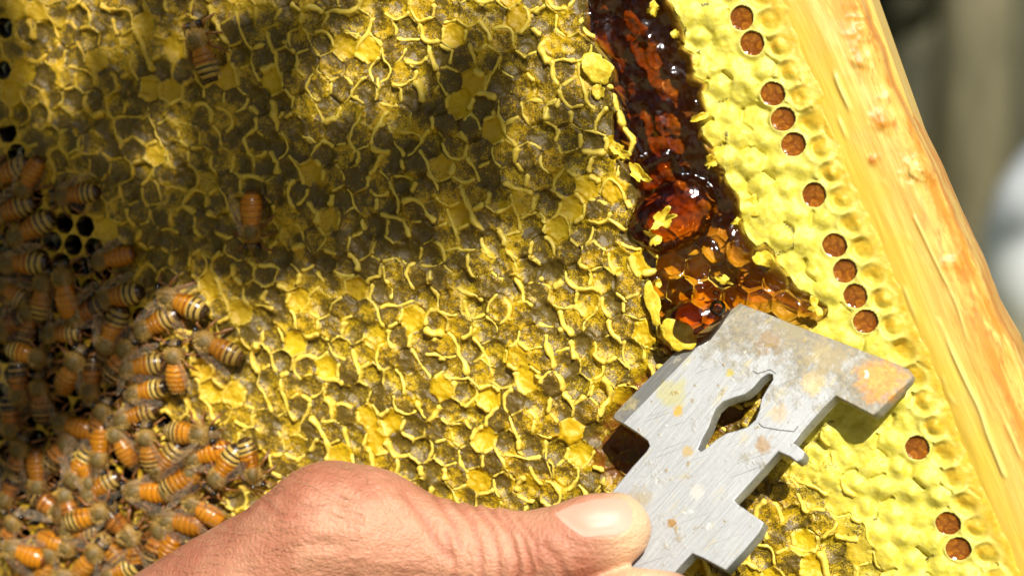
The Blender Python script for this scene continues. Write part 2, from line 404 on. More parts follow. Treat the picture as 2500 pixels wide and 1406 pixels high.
# ------------------------------------------------------------------ materials
def make_wax():
    m, n, b = mat('beeswax_comb'); L = n.links
    at = N(n, 'ShaderNodeAttribute'); at.attribute_name = 'cmask'
    sp = n.nodes.new('ShaderNodeSeparateColor'); L.new(at.outputs['Color'], sp.inputs[0])
    stain, pale, wet = sp.outputs[0], sp.outputs[1], sp.outputs[2]
    at2 = N(n, 'ShaderNodeAttribute'); at2.attribute_name = 'cmask2'
    sp2 = n.nodes.new('ShaderNodeSeparateColor'); L.new(at2.outputs['Color'], sp2.inputs[0])
    org, fresh, rnd = sp2.outputs[0], sp2.outputs[1], sp2.outputs[2]
    co = coords(n)
    n1 = noise(n, 1.1, 3, .5, co); n2 = noise(n, 9, 5, .6, co); n3 = noise(n, 36, 3, .75, co); n4 = noise(n, 70, 2, .6, co)
    old = ramp(n, n1, [(.3, (.50,.32,.005)), (.7, (.64,.46,.010))])
    old = mix(n, mth(n, 'MULTIPLY', rnd, .5), old, (.60,.34,.004))
    new = ramp(n, n2, [(.3, (.62,.53,.035)), (.7, (.76,.68,.14))])
    col = mix(n, fresh, old, new)
    col = mix(n, org, col, ramp(n, n2, [(.3, (.56,.31,.012)), (.75, (.70,.50,.04))]))
    col = mix(n, pale, col, (.74,.66,.18))
    # travel stain: fine specks whose cover grows with the stain value
    s = mth(n, 'ADD', mth(n, 'MULTIPLY', n3, .62), mth(n, 'MULTIPLY', n2, .38))
    s = mth(n, 'SUBTRACT', mth(n, 'ADD', s, mth(n, 'MULTIPLY', stain, .34)), .60)
    s = mth(n, 'MULTIPLY', s, 9, True); s = mth(n, 'MULTIPLY', s, mth(n, 'MULTIPLY', stain, 3, True))
    dark = ramp(n, n4, [(.3, (.018,.011,.003)), (.7, (.098,.063,.017))])
    col = mix(n, mth(n, 'MULTIPLY', s, .90), col, dark)
    col = mix(n, wet, col, ramp(n, n2, [(.3, (.085,.022,.003)), (.7, (.23,.062,.006))]))
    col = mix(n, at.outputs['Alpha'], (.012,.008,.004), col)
    L.new(col, b.inputs['Base Color'])
    L.new(mth(n, 'SUBTRACT', .38, mth(n, 'MULTIPLY', wet, .36)), b.inputs['Roughness'])
    b.inputs['Subsurface Weight'].default_value = .12; b.inputs['Subsurface Radius'].default_value = (1, .6, .15); b.inputs['Subsurface Scale'].default_value = .08
    hh = mth(n, 'ADD', mth(n, 'MULTIPLY', n2, .6), mth(n, 'MULTIPLY', n3, .4))
    bump(n, b, hh, .55, .035)
    return m
M_WAX = make_wax()
def simple(name, col, rough=.5, **kw):
    m, n, b = mat(name); b.inputs['Base Color'].default_value = tuple(col)+(1,); b.inputs['Roughness'].default_value = rough
    for k, v in kw.items(): b.inputs[k.replace('_', ' ')].default_value = v
    return m, n, b
def make_ridge():
    m, n, b = mat('burr_wax'); co = coords(n)
    n1 = noise(n, 2, 3, .5, co); n2 = noise(n, 30, 4, .6, co)
    col = mix(n, n1, (.72,.50,.030), (.84,.68,.14)); sx = n.nodes.new('ShaderNodeSeparateXYZ'); n.links.new(co, sx.inputs[0]); lf = mth(n, 'MULTIPLY', mth(n, 'SUBTRACT', -11, sx.outputs[0]), .16, True); col = mix(n, mth(n, 'MULTIPLY', lf, .7), col, (.58,.34,.015)); col = mix(n, mth(n, 'MULTIPLY', mth(n, 'SUBTRACT', n2, .62, True), 3, True), col, (.2,.15,.04))
    n.links.new(col, b.inputs['Base Color']); b.inputs['Roughness'].default_value = .4
    b.inputs['Subsurface Weight'].default_value = .2; b.inputs['Subsurface Radius'].default_value = (1, .7, .2); b.inputs['Subsurface Scale'].default_value = .08
    bump(n, b, n2, .3, .03); return m
M_RIDGE = make_ridge()
def make_honey(name, absorb, dens):
    m, n, b = mat(name); n.nodes.remove(b); out = n.nodes['Material Output']
    tr = n.nodes.new('ShaderNodeBsdfTransparent'); gl = n.nodes.new('ShaderNodeBsdfGlossy'); gl.inputs['Roughness'].default_value = .09
    fr = n.nodes.new('ShaderNodeFresnel'); fr.inputs['IOR'].default_value = 1.6
    mx = n.nodes.new('ShaderNodeMixShader'); n.links.new(fr.outputs[0], mx.inputs[0]); n.links.new(tr.outputs[0], mx.inputs[1]); n.links.new(gl.outputs[0], mx.inputs[2])
    bp = n.nodes.new('ShaderNodeBump'); bp.inputs['Strength'].default_value = .35; bp.inputs['Distance'].default_value = .08
    n.links.new(noise(n, 3.5, 2, .4, coords(n), 1.0), bp.inputs['Height']); n.links.new(bp.outputs[0], gl.inputs['Normal']); n.links.new(bp.outputs[0], fr.inputs['Normal'])
    n.links.new(mx.outputs[0], out.inputs['Surface'])
    va = n.nodes.new('ShaderNodeVolumeAbsorption'); va.inputs['Color'].default_value = absorb+(1,); va.inputs['Density'].default_value = dens
    n.links.new(va.outputs[0], out.inputs['Volume']); return m
M_HONEY = make_honey('amber_honey', (.95,.69,.05), 2.5)
M_HONEYC, n_, b_ = mat('cell_honey'); cq = coords(n_)
n_.links.new(ramp(n_, noise(n_, 5, 3, .6, cq, 1.5), [(.32, (.13,.034,.003)), (.5, (.22,.062,.004)), (.66, (.36,.13,.009))]), b_.inputs['Base Color']); b_.inputs['Roughness'].default_value = .12; b_.inputs['IOR'].default_value = 1.5; b_.inputs['Coat Weight'].default_value = .3
b_.inputs['Subsurface Weight'].default_value = .25; b_.inputs['Subsurface Radius'].default_value = (1,.3,.05); b_.inputs['Subsurface Scale'].default_value = .1
bump(n_, b_, noise(n_, 4.5, 2, .5, cq, 1.2), .5, .06)

# ------------------------------------------------------------------ hive frame: comb pieces
frame = empty('hive_comb', tuple(P(2200, 700)), 'wooden hive frame filled with honeycomb, its yellow waxy bar down the right', 'beehive frame')
FLOC = Vector(frame.location)
ny, nx = U.shape
idx = np.arange(ny*nx).reshape(ny, nx)
VV = np.stack([U-FLOC.x, -H-FLOC.y, V-FLOC.z], -1).reshape(-1, 3)
Fq = np.stack([idx[:-1,:-1], idx[:-1,1:], idx[1:,1:], idx[1:,:-1]], -1).reshape(-1, 4)
P3 = np.stack([U, -H, V], -1)
tu = np.gradient(P3, axis=1); tv = np.gradient(P3, axis=0); NR = np.cross(tu, tv); NR /= np.linalg.norm(NR, axis=-1, keepdims=True)
NR = NR.reshape(-1, 3)
FRESH = 1-STAIN
CM = np.stack([STN, PALE, WET, 1-RIN], -1).reshape(-1, 4); CM2 = np.stack([ORG, FRESH, RR, np.ones_like(H)], -1).reshape(-1, 4)
fi = BI[:-1,:-1].ravel(); fj = BJ[:-1,:-1].ravel(); fk = K1[:-1,:-1].ravel()
fg = (SDG[:-1,:-1].ravel() < .0)
key = (fi+IO)*200+(fj+JO)
def piece(name, faces, parent):
    vs, inv = np.unique(faces, return_inverse=True)
    me = np_mesh(name, VV[vs], inv.reshape(-1, 4)); set_attr(me, 'cmask', CM[vs]); set_attr(me, 'cmask2', CM2[vs])
    me.normals_split_custom_set_from_vertices(NR[vs].tolist())
    return link_mesh(name, me, M_WAX, parent)
shown = [(k, c) for k, c in cells.items() if c['k'] in ('cap', 'honey') and -20 < c['px'] < 2520 and -20 < c['py'] < 1426
         and not inpoly(c['px'], c['py'], [(340,1420),(620,1190),(860,1140),(1260,1250),(1480,1195),(1600,1300),(1640,1420)])
         and not inpoly(c['px'], c['py'], [(1500,1010),(1800,735),(2215,905),(2120,1010),(2040,962),(1800,1220),(1860,1275),(1770,1390),(1400,1420),(1400,1250)])]
capsl = [k for k, c in shown if c['k'] == 'cap']; capsl.sort(key=lambda k: -cells[k]['t'])
single = {k: 'wax_cap' for k in capsl[:285]}; single.update({k: 'open_cell' for k, c in shown if c['k'] == 'honey'})
order = np.argsort(key, kind='stable'); ks = key[order]
used = np.zeros(len(Fq), bool)
bodyfaces = None
comb = None
todo = []
for (i, j), nm in single.items():
    kk = (i+IO)*200+(j+JO); a, b = np.searchsorted(ks, kk), np.searchsorted(ks, kk, 'right')
    f = order[a:b]; f = f[~fg[f]]
    if len(f) < 20: continue
    used[f] = True; todo.append((nm, f))
fx = XB[:-1,:-1].ravel() < .8
restcap = (~used) & (fk == 1) & (~fg) & fx
comb = piece('honeycomb', Fq[(~used) & (~restcap) & fx], frame)
for nm, f in todo: piece(nm, Fq[f], comb)
rc = piece('wax_caps', Fq[restcap], comb); rc['kind'] = 'stuff'
# body of the comb behind the cells
bm = bmesh.new(); bmesh.ops.create_cube(bm, size=1)
w_ = u1-u0-3.2
for v in bm.verts:
    zz = v0+.2 if v.co.z < 0 else v1-.2
    ubar = float(np.interp(zz, BV, BU))+.9
    v.co = Vector((u0+.1 if v.co.x < 0 else ubar, 1.25 if v.co.y < 0 else 2.6, zz))-FLOC
link_mesh('comb_back', bm_mesh('comb_back', bm, False), simple('old_wax', (.35,.22,.03), .6)[0], frame)

# honey standing in the open cells; dark nectar in the brood cells
def disc_mesh(name, r, top, bottom, n=22, wob=.0):
    bm = bmesh.new(); rows = []
    for rad, h in ((r, bottom), (r, top-.0), (r*.93, top+.0-.018), (r*.6, top-.03), (r*.25, top-.034)):
        rows.append([bm.verts.new((rad*math.cos(2*math.pi*q/n), -h-wob*math.sin(3+2*math.pi*q/n)*rad, rad*math.sin(2*math.pi*q/n))) for q in range(n)])
    for a, b in zip(rows, rows[1:]):
        for q in range(n): bm.faces.new((a[q], a[(q+1) % n], b[(q+1) % n], b[q]))
    bm.faces.new(rows[-1]); bm.faces.new(rows[0][::-1])
    bmesh.ops.recalc_face_normals(bm, faces=bm.faces); return bm_mesh(name, bm)
hd = disc_mesh('honey_fill', .243, .022, -.55, wob=.05)
m_nect, n_, b_ = simple('dark_nectar', (.004,.004,.006), .12); b_.inputs['Coat Weight'].default_value = .6; b_.inputs['Coat Roughness'].default_value = .05
nd = disc_mesh('nectar_fill', .24, -.30, -1.2, wob=.06)
for (i, j), c in cells.items():
    if c['k'] == 'honey' and -40 < c['px'] < 2540 and -40 < c['py'] < 1446:
        o = link_mesh('honey_fill', hd, M_HONEYC, comb); o.location = Vector((c['uv'][0], 0, c['uv'][1]))-FLOC; o.rotation_euler = (0, c['r']*6, 0)
    if c['k'] == 'dark' and -40 < c['px'] < 2540 and -40 < c['py'] < 1446 and c['r'] < .75:
        o = link_mesh('nectar_fill', nd, m_nect, comb); o.location = Vector((c['uv'][0], 0, c['uv'][1]))-FLOC; o.rotation_euler = (0, c['r']*6, 0)

# ------------------------------------------------------------------ burr-wax ridges on the cell borders
def ridge_geo(ch, seed):
    r_ = random.Random(seed); pts = [np.array(p)+np.array([r_.gauss(0,.03), r_.gauss(0,.03)]) for p in ch]
    e0 = r_.uniform(-.1,.3); e1 = r_.uniform(-.1,.3)
    pts[0] = pts[0]*(1-e0)+pts[1]*e0 if len(pts) > 2 else pts[0]; pts[-1] = pts[-1]*(1-e1)+pts[-2]*e1 if len(pts) > 2 else pts[-1]
    if len(pts) > 2: pts = [pts[0]]+[pts[k]*.6+(pts[k-1]+pts[k+1])*.2 for k in range(1, len(pts)-1)]+[pts[-1]]
    for _ in range(2):
        q = [pts[0]]
        for a, b in zip(pts, pts[1:]): q += [a*.72+b*.28, a*.28+b*.72]
        pts = q+[pts[-1]]
    # resample
    P_ = np.array(pts); seg = np.r_[0, np.cumsum(np.linalg.norm(np.diff(P_, axis=0), axis=1))]; n = max(5, int(seg[-1]/.042)+1)
    s = np.linspace(0, seg[-1], n); X = np.interp(s, seg, P_[:,0]); Y = np.interp(s, seg, P_[:,1])
    base = r_.choice([.026,.030,.034,.032,.036,.040,.044,.054])
    rad = base*(1+.7*fbm(s*4+seed*3.7, s*0+seed, 90, 3))
    endf = np.minimum(s, seg[-1]-s); knob = r_.uniform(0, .5)
    rad = rad*np.sqrt(np.clip(endf/base+.02, 0, 1))*(1+knob*np.exp(-((endf-.06)/.06)**2)*.6)
    h = samp(H, X, Y)-.02; hs = np.convolve(np.pad(h, 2, 'edge'), np.ones(5)/5, 'valid')
    m = 10; ww = .022*fbm(s*5, s*0+seed*1.7, 95, 3); V_ = []; tx = np.gradient(X); ty = np.gradient(Y); l = np.hypot(tx, ty)+1e-9; nxv, nyv = -ty/l, tx/l
    for k in range(n):
        for q in range(m):
            a = 2*math.pi*q/m; lat = math.cos(a)*rad[k]; up = math.sin(a)*rad[k]*1.15
            if up < 0: lat *= 1.6                          # skirt spreading onto the caps
            jit = 1+.10*math.sin(7*a+k*.9+seed)
            lat = lat+ww[k]*2; V_.append((X[k]+nxv[k]*lat*jit, -(max(hs[k], -.05)+.3*rad[k]+up*jit), Y[k]+nyv[k]*lat*jit))
    F_ = [(k*m+q, k*m+(q+1) % m, (k+1)*m+(q+1) % m, (k+1)*m+q) for k in range(n-1) for q in range(m)]
    return V_, F_
sv, sf = [], []
for k, ch in enumerate(chains):
    V_, F_ = ridge_geo(ch, k+1); V_ = np.array(V_)-np.array(FLOC)
    if k < 290: link_mesh('wax_ridge', np_mesh('wax_ridge', V_, F_), M_RIDGE, comb)
    else:
        b0 = sum(len(x) for x in sv); sv.append(V_); sf.append(np.array(F_)+b0)
if sv:
    o = link_mesh('wax_ridges', np_mesh('wax_ridges', np.concatenate(sv), np.concatenate(sf)), M_RIDGE, comb); o['kind'] = 'stuff'

# ------------------------------------------------------------------ wooden side bar, coated with wax
def make_wood():
    m, n, b = mat('waxed_pine'); L = n.links; co = coords(n)
    mp = mapping(n, co, rot=(0, -R(67.0)+R(90)*0, 0))
    st = mapping(n, mp, scale=(.28, 6, 6)); fine = mapping(n, mp, scale=(1.0, 34, 34)); blot = mapping(n, mp, scale=(.6, 2.6, 2.6))
    g1 = noise(n, 1, 5, .6, st, .15); g2 = noise(n, 1, 4, .7, fine); g3 = noise(n, 1.0, 5, .62, blot, .4)
    at = N(n, 'ShaderNodeAttribute'); at.attribute_name = 'cmask'; sp = n.nodes.new('ShaderNodeSeparateColor'); L.new(at.outputs['Color'], sp.inputs[0])
    inner, propolis, ridge = sp.outputs[0], sp.outputs[1], sp.outputs[2]
    col = ramp(n, g1, [(.30, (.60,.38,.07)), (.5, (.69,.50,.12)), (.68, (.74,.58,.19))])
    col = mix(n, ramp(n, g2, [(.42, (.6,.6,.6)), (.60, (0,0,0))]), col, (.56,.32,.06))
    col = mix(n, mth(n, 'MULTIPLY', inner, .95), col, (.68,.47,.05))
    sel = ramp(n, g3, [(.42, (0,0,0)), (.56, (1,1,1))])
    selv = mth(n, 'MULTIPLY', sel, propolis)
    col = mix(n, mth(n, 'MULTIPLY', selv, .85), col, (.52,.19,.012))
    sp2 = ramp(n, noise(n, 1, 3, .6, mapping(n, mp, scale=(2.6, 12, 12))), [(.54, (0,0,0)), (.62, (1,1,1))])
    col = mix(n, mth(n, 'MULTIPLY', sp2, mth(n, 'MULTIPLY', propolis, .7)), col, (.46,.17,.03))
    col = mix(n, ridge, col, (.74,.62,.2))
    L.new(col, b.inputs['Base Color']); b.inputs['Roughness'].default_value = .38
    b.inputs['Subsurface Weight'].default_value = .1; b.inputs['Subsurface Radius'].default_value = (1,.5,.2); b.inputs['Subsurface Scale'].default_value = .08
    hh = mth(n, 'ADD', mth(n, 'MULTIPLY', g1, .18), mth(n, 'MULTIPLY', g2, .7)); bump(n, b, hh, .5, .03); return m
M_WOOD = make_wood()
OUT = [(2072,-150),(2105,0),(2118,50),(2148,110),(2178,210),(2240,330),(2284,420),(2335,540),(2388,650),(2430,760),(2480,850),(2525,960),(2600,1150),(2700,1400),(2760,1560)]
ou = px2uv(OUT, -.3); OV = np.array([p[1] for p in ou])[::-1]; OU = np.array([p[0] for p in ou])[::-1]
sv_ = np.arange(v0, v1, .035); ntt = 150
WV, WT = np.meshgrid(sv_, np.linspace(0, 1, ntt), indexing='ij')
uin = np.interp(WV, BV, BU)-.10; uout = np.interp(WV, OV, OU)
frac = np.clip(WT/.66, 0, 1); back = np.clip((WT-.66)/.34, 0, 1)
RD = .55
WU = uin+(uout-uin)*frac
dist_out = (uout-WU)
WH = -.02+.05*sstep(0, .5, WU-uin)
along = WV*1.0
x_in = WU-uin
WH = WH + .028*fbm(WU*2.6+WV*1.05, WV*.35, 71, 3) + .010*fbm((WU*.926-0+WV*.378)*9, WV*.8, 73, 3)
WH = WH - RD*(1-np.sqrt(np.clip(1-(np.clip(RD*1.9-dist_out, 0, RD*1.9)/(RD*1.9))**2, 0, 1)))*1.0
# wax streaks that run along the bar
streak = np.exp(-((x_in-.75-.12*fbm(WV*.8, WV*0, 81, 2))/.05)**2)*sstep(-.1, .35, fbm(WV*1.3, WV*0+5, 82, 3)) + .7*np.exp(-((x_in-1.15-.1*fbm(WV*.7, WV*0, 83, 2))/.04)**2)*sstep(0, .4, fbm(WV*1.1, WV*0+3, 84, 3)) + .6*np.exp(-((x_in-.4-.1*fbm(WV*.9, WV*0, 85, 2))/.05)**2)*sstep(-.1, .4, fbm(WV*1.2, WV*0+9, 86, 3))
WH = WH+.05*streak
# lumps of propolis and a chipped top corner
prop = sstep(.7, 1.8, x_in)*1.0+.08
for lx, ly, lr, lh in ((2250,415,.20,.16),(2155,300,.16,.09),(2132,55,.28,.16),(2100,150,.15,.07),(2175,230,.14,.07),(2130,390,.09,.05),(2330,640,.13,.05),(2360,600,.12,.05),(2225,95,.1,.05)):
    q = P(lx, ly); dd = np.hypot(WU-q[0], WV-q[2])*(1+.35*vnoise(WU*9, WV*9, 87)); s = np.exp(-(dd/lr)**2)
    WH = WH+lh*s*(1+.3*fbm(WU*12, WV*12, 89, 2)); prop = np.clip(prop+s*1.2, 0, 1.4)
WH = WH-back*2.6
WU2 = WU+np.where(back > 0, .10*np.sin(back*3.1), 0)+.015*fbm(WV*3, WT*3, 91, 3)*(frac > .9)
W3 = np.stack([WU2-FLOC.x, -WH-FLOC.y, WV-FLOC.z], -1).reshape(-1, 3)
wi = np.arange(W3.shape[0]).reshape(len(sv_), ntt)
WF = np.stack([wi[:-1,:-1], wi[:-1,1:], wi[1:,1:], wi[1:,:-1]], -1).reshape(-1, 4)
me = np_mesh('side_bar', W3, WF)
inner = 1-sstep(.15, 1.2, x_in+.25*fbm(WU*2, WV*2, 93, 2))
set_attr(me, 'cmask', np.stack([inner, np.clip(prop, 0, 1), np.clip(streak, 0, 1)*.8, np.ones_like(inner)], -1).reshape(-1, 4))
bar = link_mesh('side_bar', me, M_WOOD, frame)
bm = bmesh.new()                                # solid body behind the shaped face
vs = []
for zz in (v0+.1, v1-.1):
    a = float(np.interp(zz, BV, BU))-.1; b2 = float(np.interp(zz, OV, OU))-.02
    vs.append([bm.verts.new(Vector((x, y, zz))-FLOC) for x, y in ((a, .75), (b2-.1, .95), (b2-.05, 2.75), (a, 2.75))])
for q in range(4): bm.faces.new((vs[0][q], vs[0][(q+1) % 4], vs[1][(q+1) % 4], vs[1][q]))
bm.faces.new(vs[0]); bm.faces.new(vs[1][::-1]); bmesh.ops.recalc_face_normals(bm, faces=bm.faces)
link_mesh('bar_core', bm_mesh('bar_core', bm, False), M_WOOD, frame)

# ------------------------------------------------------------------ pooled honey in the scraped channel
HP = [(1400,-80),(1400,60),(1400,110),(1440,150),(1470,230),(1470,360),(1500,430),(1525,460),(1528,500),(1512,560),(1535,610),(1550,700),(1550,780),(1568,850),(1605,885),(1655,872),(1708,862),(1752,834),(1780,790),(1800,746),(1841,750),(1884,742),(1930,764),(1983,780),(2028,782),(2040,745),(1990,700),(1950,670),(1910,590),(1850,570),(1840,500),(1800,420),(1770,380),(1760,280),(1750,190),(1720,100),(1690,40),(1660,-80)]
hp = px2uv(HP, .1)
hs_ = .03; hu = np.arange(min(p[0] for p in hp)-.1, max(p[0] for p in hp)+.1, hs_); hv = np.arange(min(p[1] for p in hp)-.1, max(p[1] for p in hp)+.1, hs_)
HU, HV = np.meshgrid(hu, hv); hsd = poly_sd(HU, HV, hp); HX, HY = proj(HU, 0*HU, HV)
al = (HU*A1[0]+HV*A1[1])/PITCH; ac = (-HU*A1[1]+HV*A1[0])/PITCH
low2 = sstep(500, 640, HY)
top = -.16+.13*fbm(ac*2.4, al*.7, 101, 2)+.09*fbm(HU*2.0, HV*2.0, 102, 2)*(1-.35*low2)+.05*low2
cs1, cs2, _, _, _, _ = None, None, None, None, None, None
q1, q2 = to_q(HU, HV); _, _, dq1, _, _, dq2 = ij_lookup(q1, q2); top = top+.035*low2*(1-(dq1/.27)**2)
def blob(px, py, ra, rb, ang, hh):
    global top
    c = P(px, py); du, dv = HU-c[0], HV-c[2]; a = R(ang); x = (du*math.cos(a)+dv*math.sin(a))/ra; y = (-du*math.sin(a)+dv*math.cos(a))/rb
    d = np.clip(1-(x*x+y*y), 0, 1); top = np.maximum(top, np.where(d > 0, -.14+(hh+.14)*np.sqrt(d)*sstep(0, .12, d), -9))
blob(1638,525,.95,.70,35,.30); blob(1700,788,.85,.66,30,.62); blob(1860,715,.62,.32,-15,.26); blob(1945,745,.5,.26,-25,.24); blob(1555,560,.28,.3,0,.12)
blob(2000,765,.25,.2,0,.2); blob(1625,860,.22,.16,0,.18); blob(1690,700,.35,.3,0,.08); blob(1590,400,.5,.22,30,.05)
edge_fall = sstep(0, .16, -hsd); topo = top*edge_fall+(-.35)*(1-edge_fall)
lowside = sstep(690, 740, HY)                   # outer skin may swell over the comb only beside the tool
topo = np.where(lowside > .5, top*np.sqrt(np.clip(-hsd/.13, 0, 1))+(-.3)*(1-np.sqrt(np.clip(-hsd/.13, 0, 1))), topo)
msk = hsd < 0
hidx = -np.ones(HU.shape, int); hidx[msk] = np.arange(msk.sum()); nh = int(msk.sum())
Vt = np.stack([HU[msk], -topo[msk], HV[msk]], -1); Vb = np.stack([HU[msk], np.full(nh, 1.15), HV[msk]], -1)
okf = msk[:-1,:-1] & msk[:-1,1:] & msk[1:,1:] & msk[1:,:-1]
ft = np.stack([hidx[:-1,:-1][okf], hidx[:-1,1:][okf], hidx[1:,1:][okf], hidx[1:,:-1][okf]], -1)
fb = ft[:, ::-1]+nh
ed = {}
for q in range(4):
    for a, b in zip(ft[:, q], ft[:, (q+1) % 4]): ed[(a, b)] = 1
side = [(b, a, a+nh, b+nh) for (a, b) in ed if (b, a) not in ed]
org_ = P(1680, 600)
me = np_mesh('honey_pool', np.concatenate([Vt, Vb])-org_, np.concatenate([ft, fb, np.array(side)]))
hon = link_mesh('honey_pool', me, M_HONEY, loc=tuple(org_))
tag(hon, 'dark amber honey pooled in the gouge scraped down the comb to the tool tip', 'honey')

# bubbles
bm = icos(3, .13); bme = bm_mesh('honey_bubble', bm)
m_bub, n_, b_ = mat('bubble_film'); n_.nodes.remove(b_); tr = n_.nodes.new('ShaderNodeBsdfTransparent'); gl = n_.nodes.new('ShaderNodeBsdfGlossy'); gl.inputs['Roughness'].default_value = .02
tr.inputs[0].default_value = (.95,.7,.25,1)
fr = n_.nodes.new('ShaderNodeFresnel'); fr.inputs['IOR'].default_value = 1.8; mx = n_.nodes.new('ShaderNodeMixShader')
n_.links.new(fr.outputs[0], mx.inputs[0]); n_.links.new(tr.outputs[0], mx.inputs[1]); n_.links.new(gl.outputs[0], mx.inputs[2]); n_.links.new(mx.outputs[0], n_.nodes['Material Output'].inputs[0])
for k, (x, y, h, s) in enumerate(((1752,752,.40,1.25),(1748,716,.2,.5),(1811,678,.14,.45),(1640,785,.4,.3),(1855,712,.3,.35),(1700,600,.05,.35))):
    o = link_mesh('honey_bubble', bme, m_bub, hon); o.scale = (s,)*3; o.location = Vector(P(x, y, h))-Vector(org_)

# ------------------------------------------------------------------ flakes and crumbs of wax
M_FLK, n_, b_ = mat('torn_wax')
b_.inputs['Base Color'].default_value = (.80,.56,.03,1); b_.inputs['Roughness'].default_value = .35
n_.links.new(ramp(n_, noise(n_, 8, 4, .6, coords(n_)), [(.3, (.66,.40,.012)), (.7, (.84,.68,.07))]), b_.inputs['Base Color'])
bump(n_, b_, noise(n_, 14, 4, .6, coords(n_)), .6, .05); b_.inputs['Subsurface Weight'].default_value = .3; b_.inputs['Subsurface Scale'].default_value = .1; b_.inputs['Subsurface Radius'].default_value = (1,.7,.1)
def flake(px, py, h, rx, ry, ang, seed, label, curl=.08, ragged=.3, thick=.035, hole=0):
    n = 30; rings = 6; r_ = random.Random(seed); bm = bmesh.new(); lay = []
    for sgn in (1, -1):
        rows = []
        for k in range(rings+1):
            f = hole+(1-hole)*k/rings; row = []
            for q in range(n):
                a = 2*math.pi*q/n; e = 1+ragged*float(fbm(np.array(math.cos(a)*1.9+seed*7.1), np.array(math.sin(a)*1.9), 200+seed, 4))*1.7*f
                x, y = rx*f*e*math.cos(a), ry*f*e*math.sin(a)
                z = curl*(f**2)*math.sin(a*2+seed)+.05*float(fbm(np.array(x*4.+seed), np.array(y*4.), 300+seed, 3))+curl*.6*f*f
                ca, sa = math.cos(R(ang)), math.sin(R(ang)); th = thick*.5*(1-.6*f)
                row.append(bm.verts.new((x*ca-y*sa, -(z+sgn*th), x*sa+y*ca)))
                if k == 0 and not hole: pass
            rows.append(row)
        for a_, b2 in zip(rows, rows[1:]):
            for q in range(n): bm.faces.new((a_[q], a_[(q+1) % n], b2[(q+1) % n], b2[q]))
        if not hole: bm.faces.new(rows[0])
        lay.append(rows)
    for k in ((rings,) if not hole else (0, rings)):
        a_, b2 = lay[0][k], lay[1][k]
        for q in range(n): bm.faces.new((a_[q], a_[(q+1) % n], b2[(q+1) % n], b2[q]))
    bmesh.ops.recalc_face_normals(bm, faces=bm.faces)
    o = link_mesh('wax_flake', bm_mesh('wax_flake', bm), M_FLK, loc=tuple(P(px, py, h)))
    tag(o, label, 'wax flake', 'torn wax flakes around the scraped channel'); return o
flake(1617,535,.36,.24,.15,35,1,'crumpled yellow wax flake stuck upright on top of the round honey bulge',.12,.65)
flake(1596,580,.30,.20,.13,-60,2,'pale wax flake lying just below the crumpled flake on the honey bulge',.1,.55)
flake(1652,815,.50,.40,.27,-35,3,'largest golden wax sheet under the honey drop against the left edge of the tool',.03,.22)
flake(1594,742,.22,.16,.42,12,4,'tall golden wax strip along the lower left edge of the honey channel',.05,.3)
flake(1560,425,.04,.28,.13,-40,5,'bright yellow crumbly wax crumb on the left rim beside the dark honey',.08,.6)
flake(1512,372,.05,.2,.11,-30,6,'small ragged wax scrap on the left rim under the dark hollow cell',.05,.6)
flake(1455,165,.10,.36,.28,-30,7,'peeled-back round cell cap at the upper left edge of the honey channel',.06,.25)
flake(1462,222,.06,.13,.17,10,8,'rounded yellow wax drop below the peeled-back round cap',.05,.3)
flake(1596,22,.06,.13,.1,10,9,'small yellow wax crumb near the top of the photo in the honey',.08,.7)
flake(1650,84,.04,.09,.08,70,10,'tiny orange-yellow wax crumb on the right wall of the honey channel near the top',.05,.4)
flake(1708,288,.08,.2,.07,22,11,'leaf-shaped pale wax flake jutting from the right rim of the honey channel',.04,.25)
flake(1738,398,.05,.14,.13,40,12,'bright yellow wax crumb on the right rim where the channel narrows',.1,.6)
flake(1868,634,.14,.24,.15,-25,13,'curled pale wax flake on the right rim above the narrow honey tail',.13,.25)
flake(1768,684,.16,.17,.09,-20,14,'small torn wax flake on the honey above the corner of the tool',.06,.6)
flake(1802,540,.06,.10,.09,20,15,'little curled wax flake on the right rim beside the honey bulge',.09,.5)
flake(1836,505,.05,.18,.2,0,16,'thin see-through wax scrap stuck to the pale caps right of the honey bulge',.03,.4)
flake(1990,748,.26,.09,.16,20,17,'frayed wax shred at the right tip of the honey tail above the tool',.05,.7)
flake(1606,690,.14,.07,.09,20,18,'tiny wax bead at the top of the tall golden strip',.04,.3)

# ------------------------------------------------------------------ hive tool
TA, TL, TR = Vector(P(1800,735,.10)), Vector(P(1490,1010,1.00)), Vector(P(2222,912,.60))
tn = (TL-TA).cross(TR-TA).normalized()
if tn.y > 0: tn = -tn
tx = (TR-TA).normalized(); ty = tn.cross(tx).normalized()
def tpt(px, py):
    d = Vector(ray(px, py)); c = Vector(CAM); s = (TA-c).dot(tn)/d.dot(tn); p = c+d*s-TA
    return (p.dot(tx), p.dot(ty))
T_OUT = [(1800,735),(1860,757),(1930,786),(2000,812),(2060,835),(2120,858),(2190,885),(2212,896),(2222,910),(2216,925),(2180,962),(2145,1000),(2132,1010),(2118,1003),(2080,983),(2040,962),(2010,992),(1960,1048),(1932,1082),(1945,1088),(1962,1104),(1958,1118),(1946,1124),(1930,1112),(1900,1098),(1860,1143),(1820,1188),(1788,1220),(1800,1232),(1832,1254),(1862,1275),(1850,1300),(1815,1342),(1772,1388),(1745,1374),(1715,1358),(1690,1347),(1660,1378),(1600,1450),(1500,1580),(1330,1790),(1120,1640),(1330,1395),(1420,1290),(1500,1195),(1545,1140),(1580,1102),(1588,1088),(1583,1074),(1560,1056),(1525,1033),(1500,1018),(1490,1010),(1492,1000),(1530,960),(1600,890),(1650,842),(1700,806),(1740,780),(1775,752)]
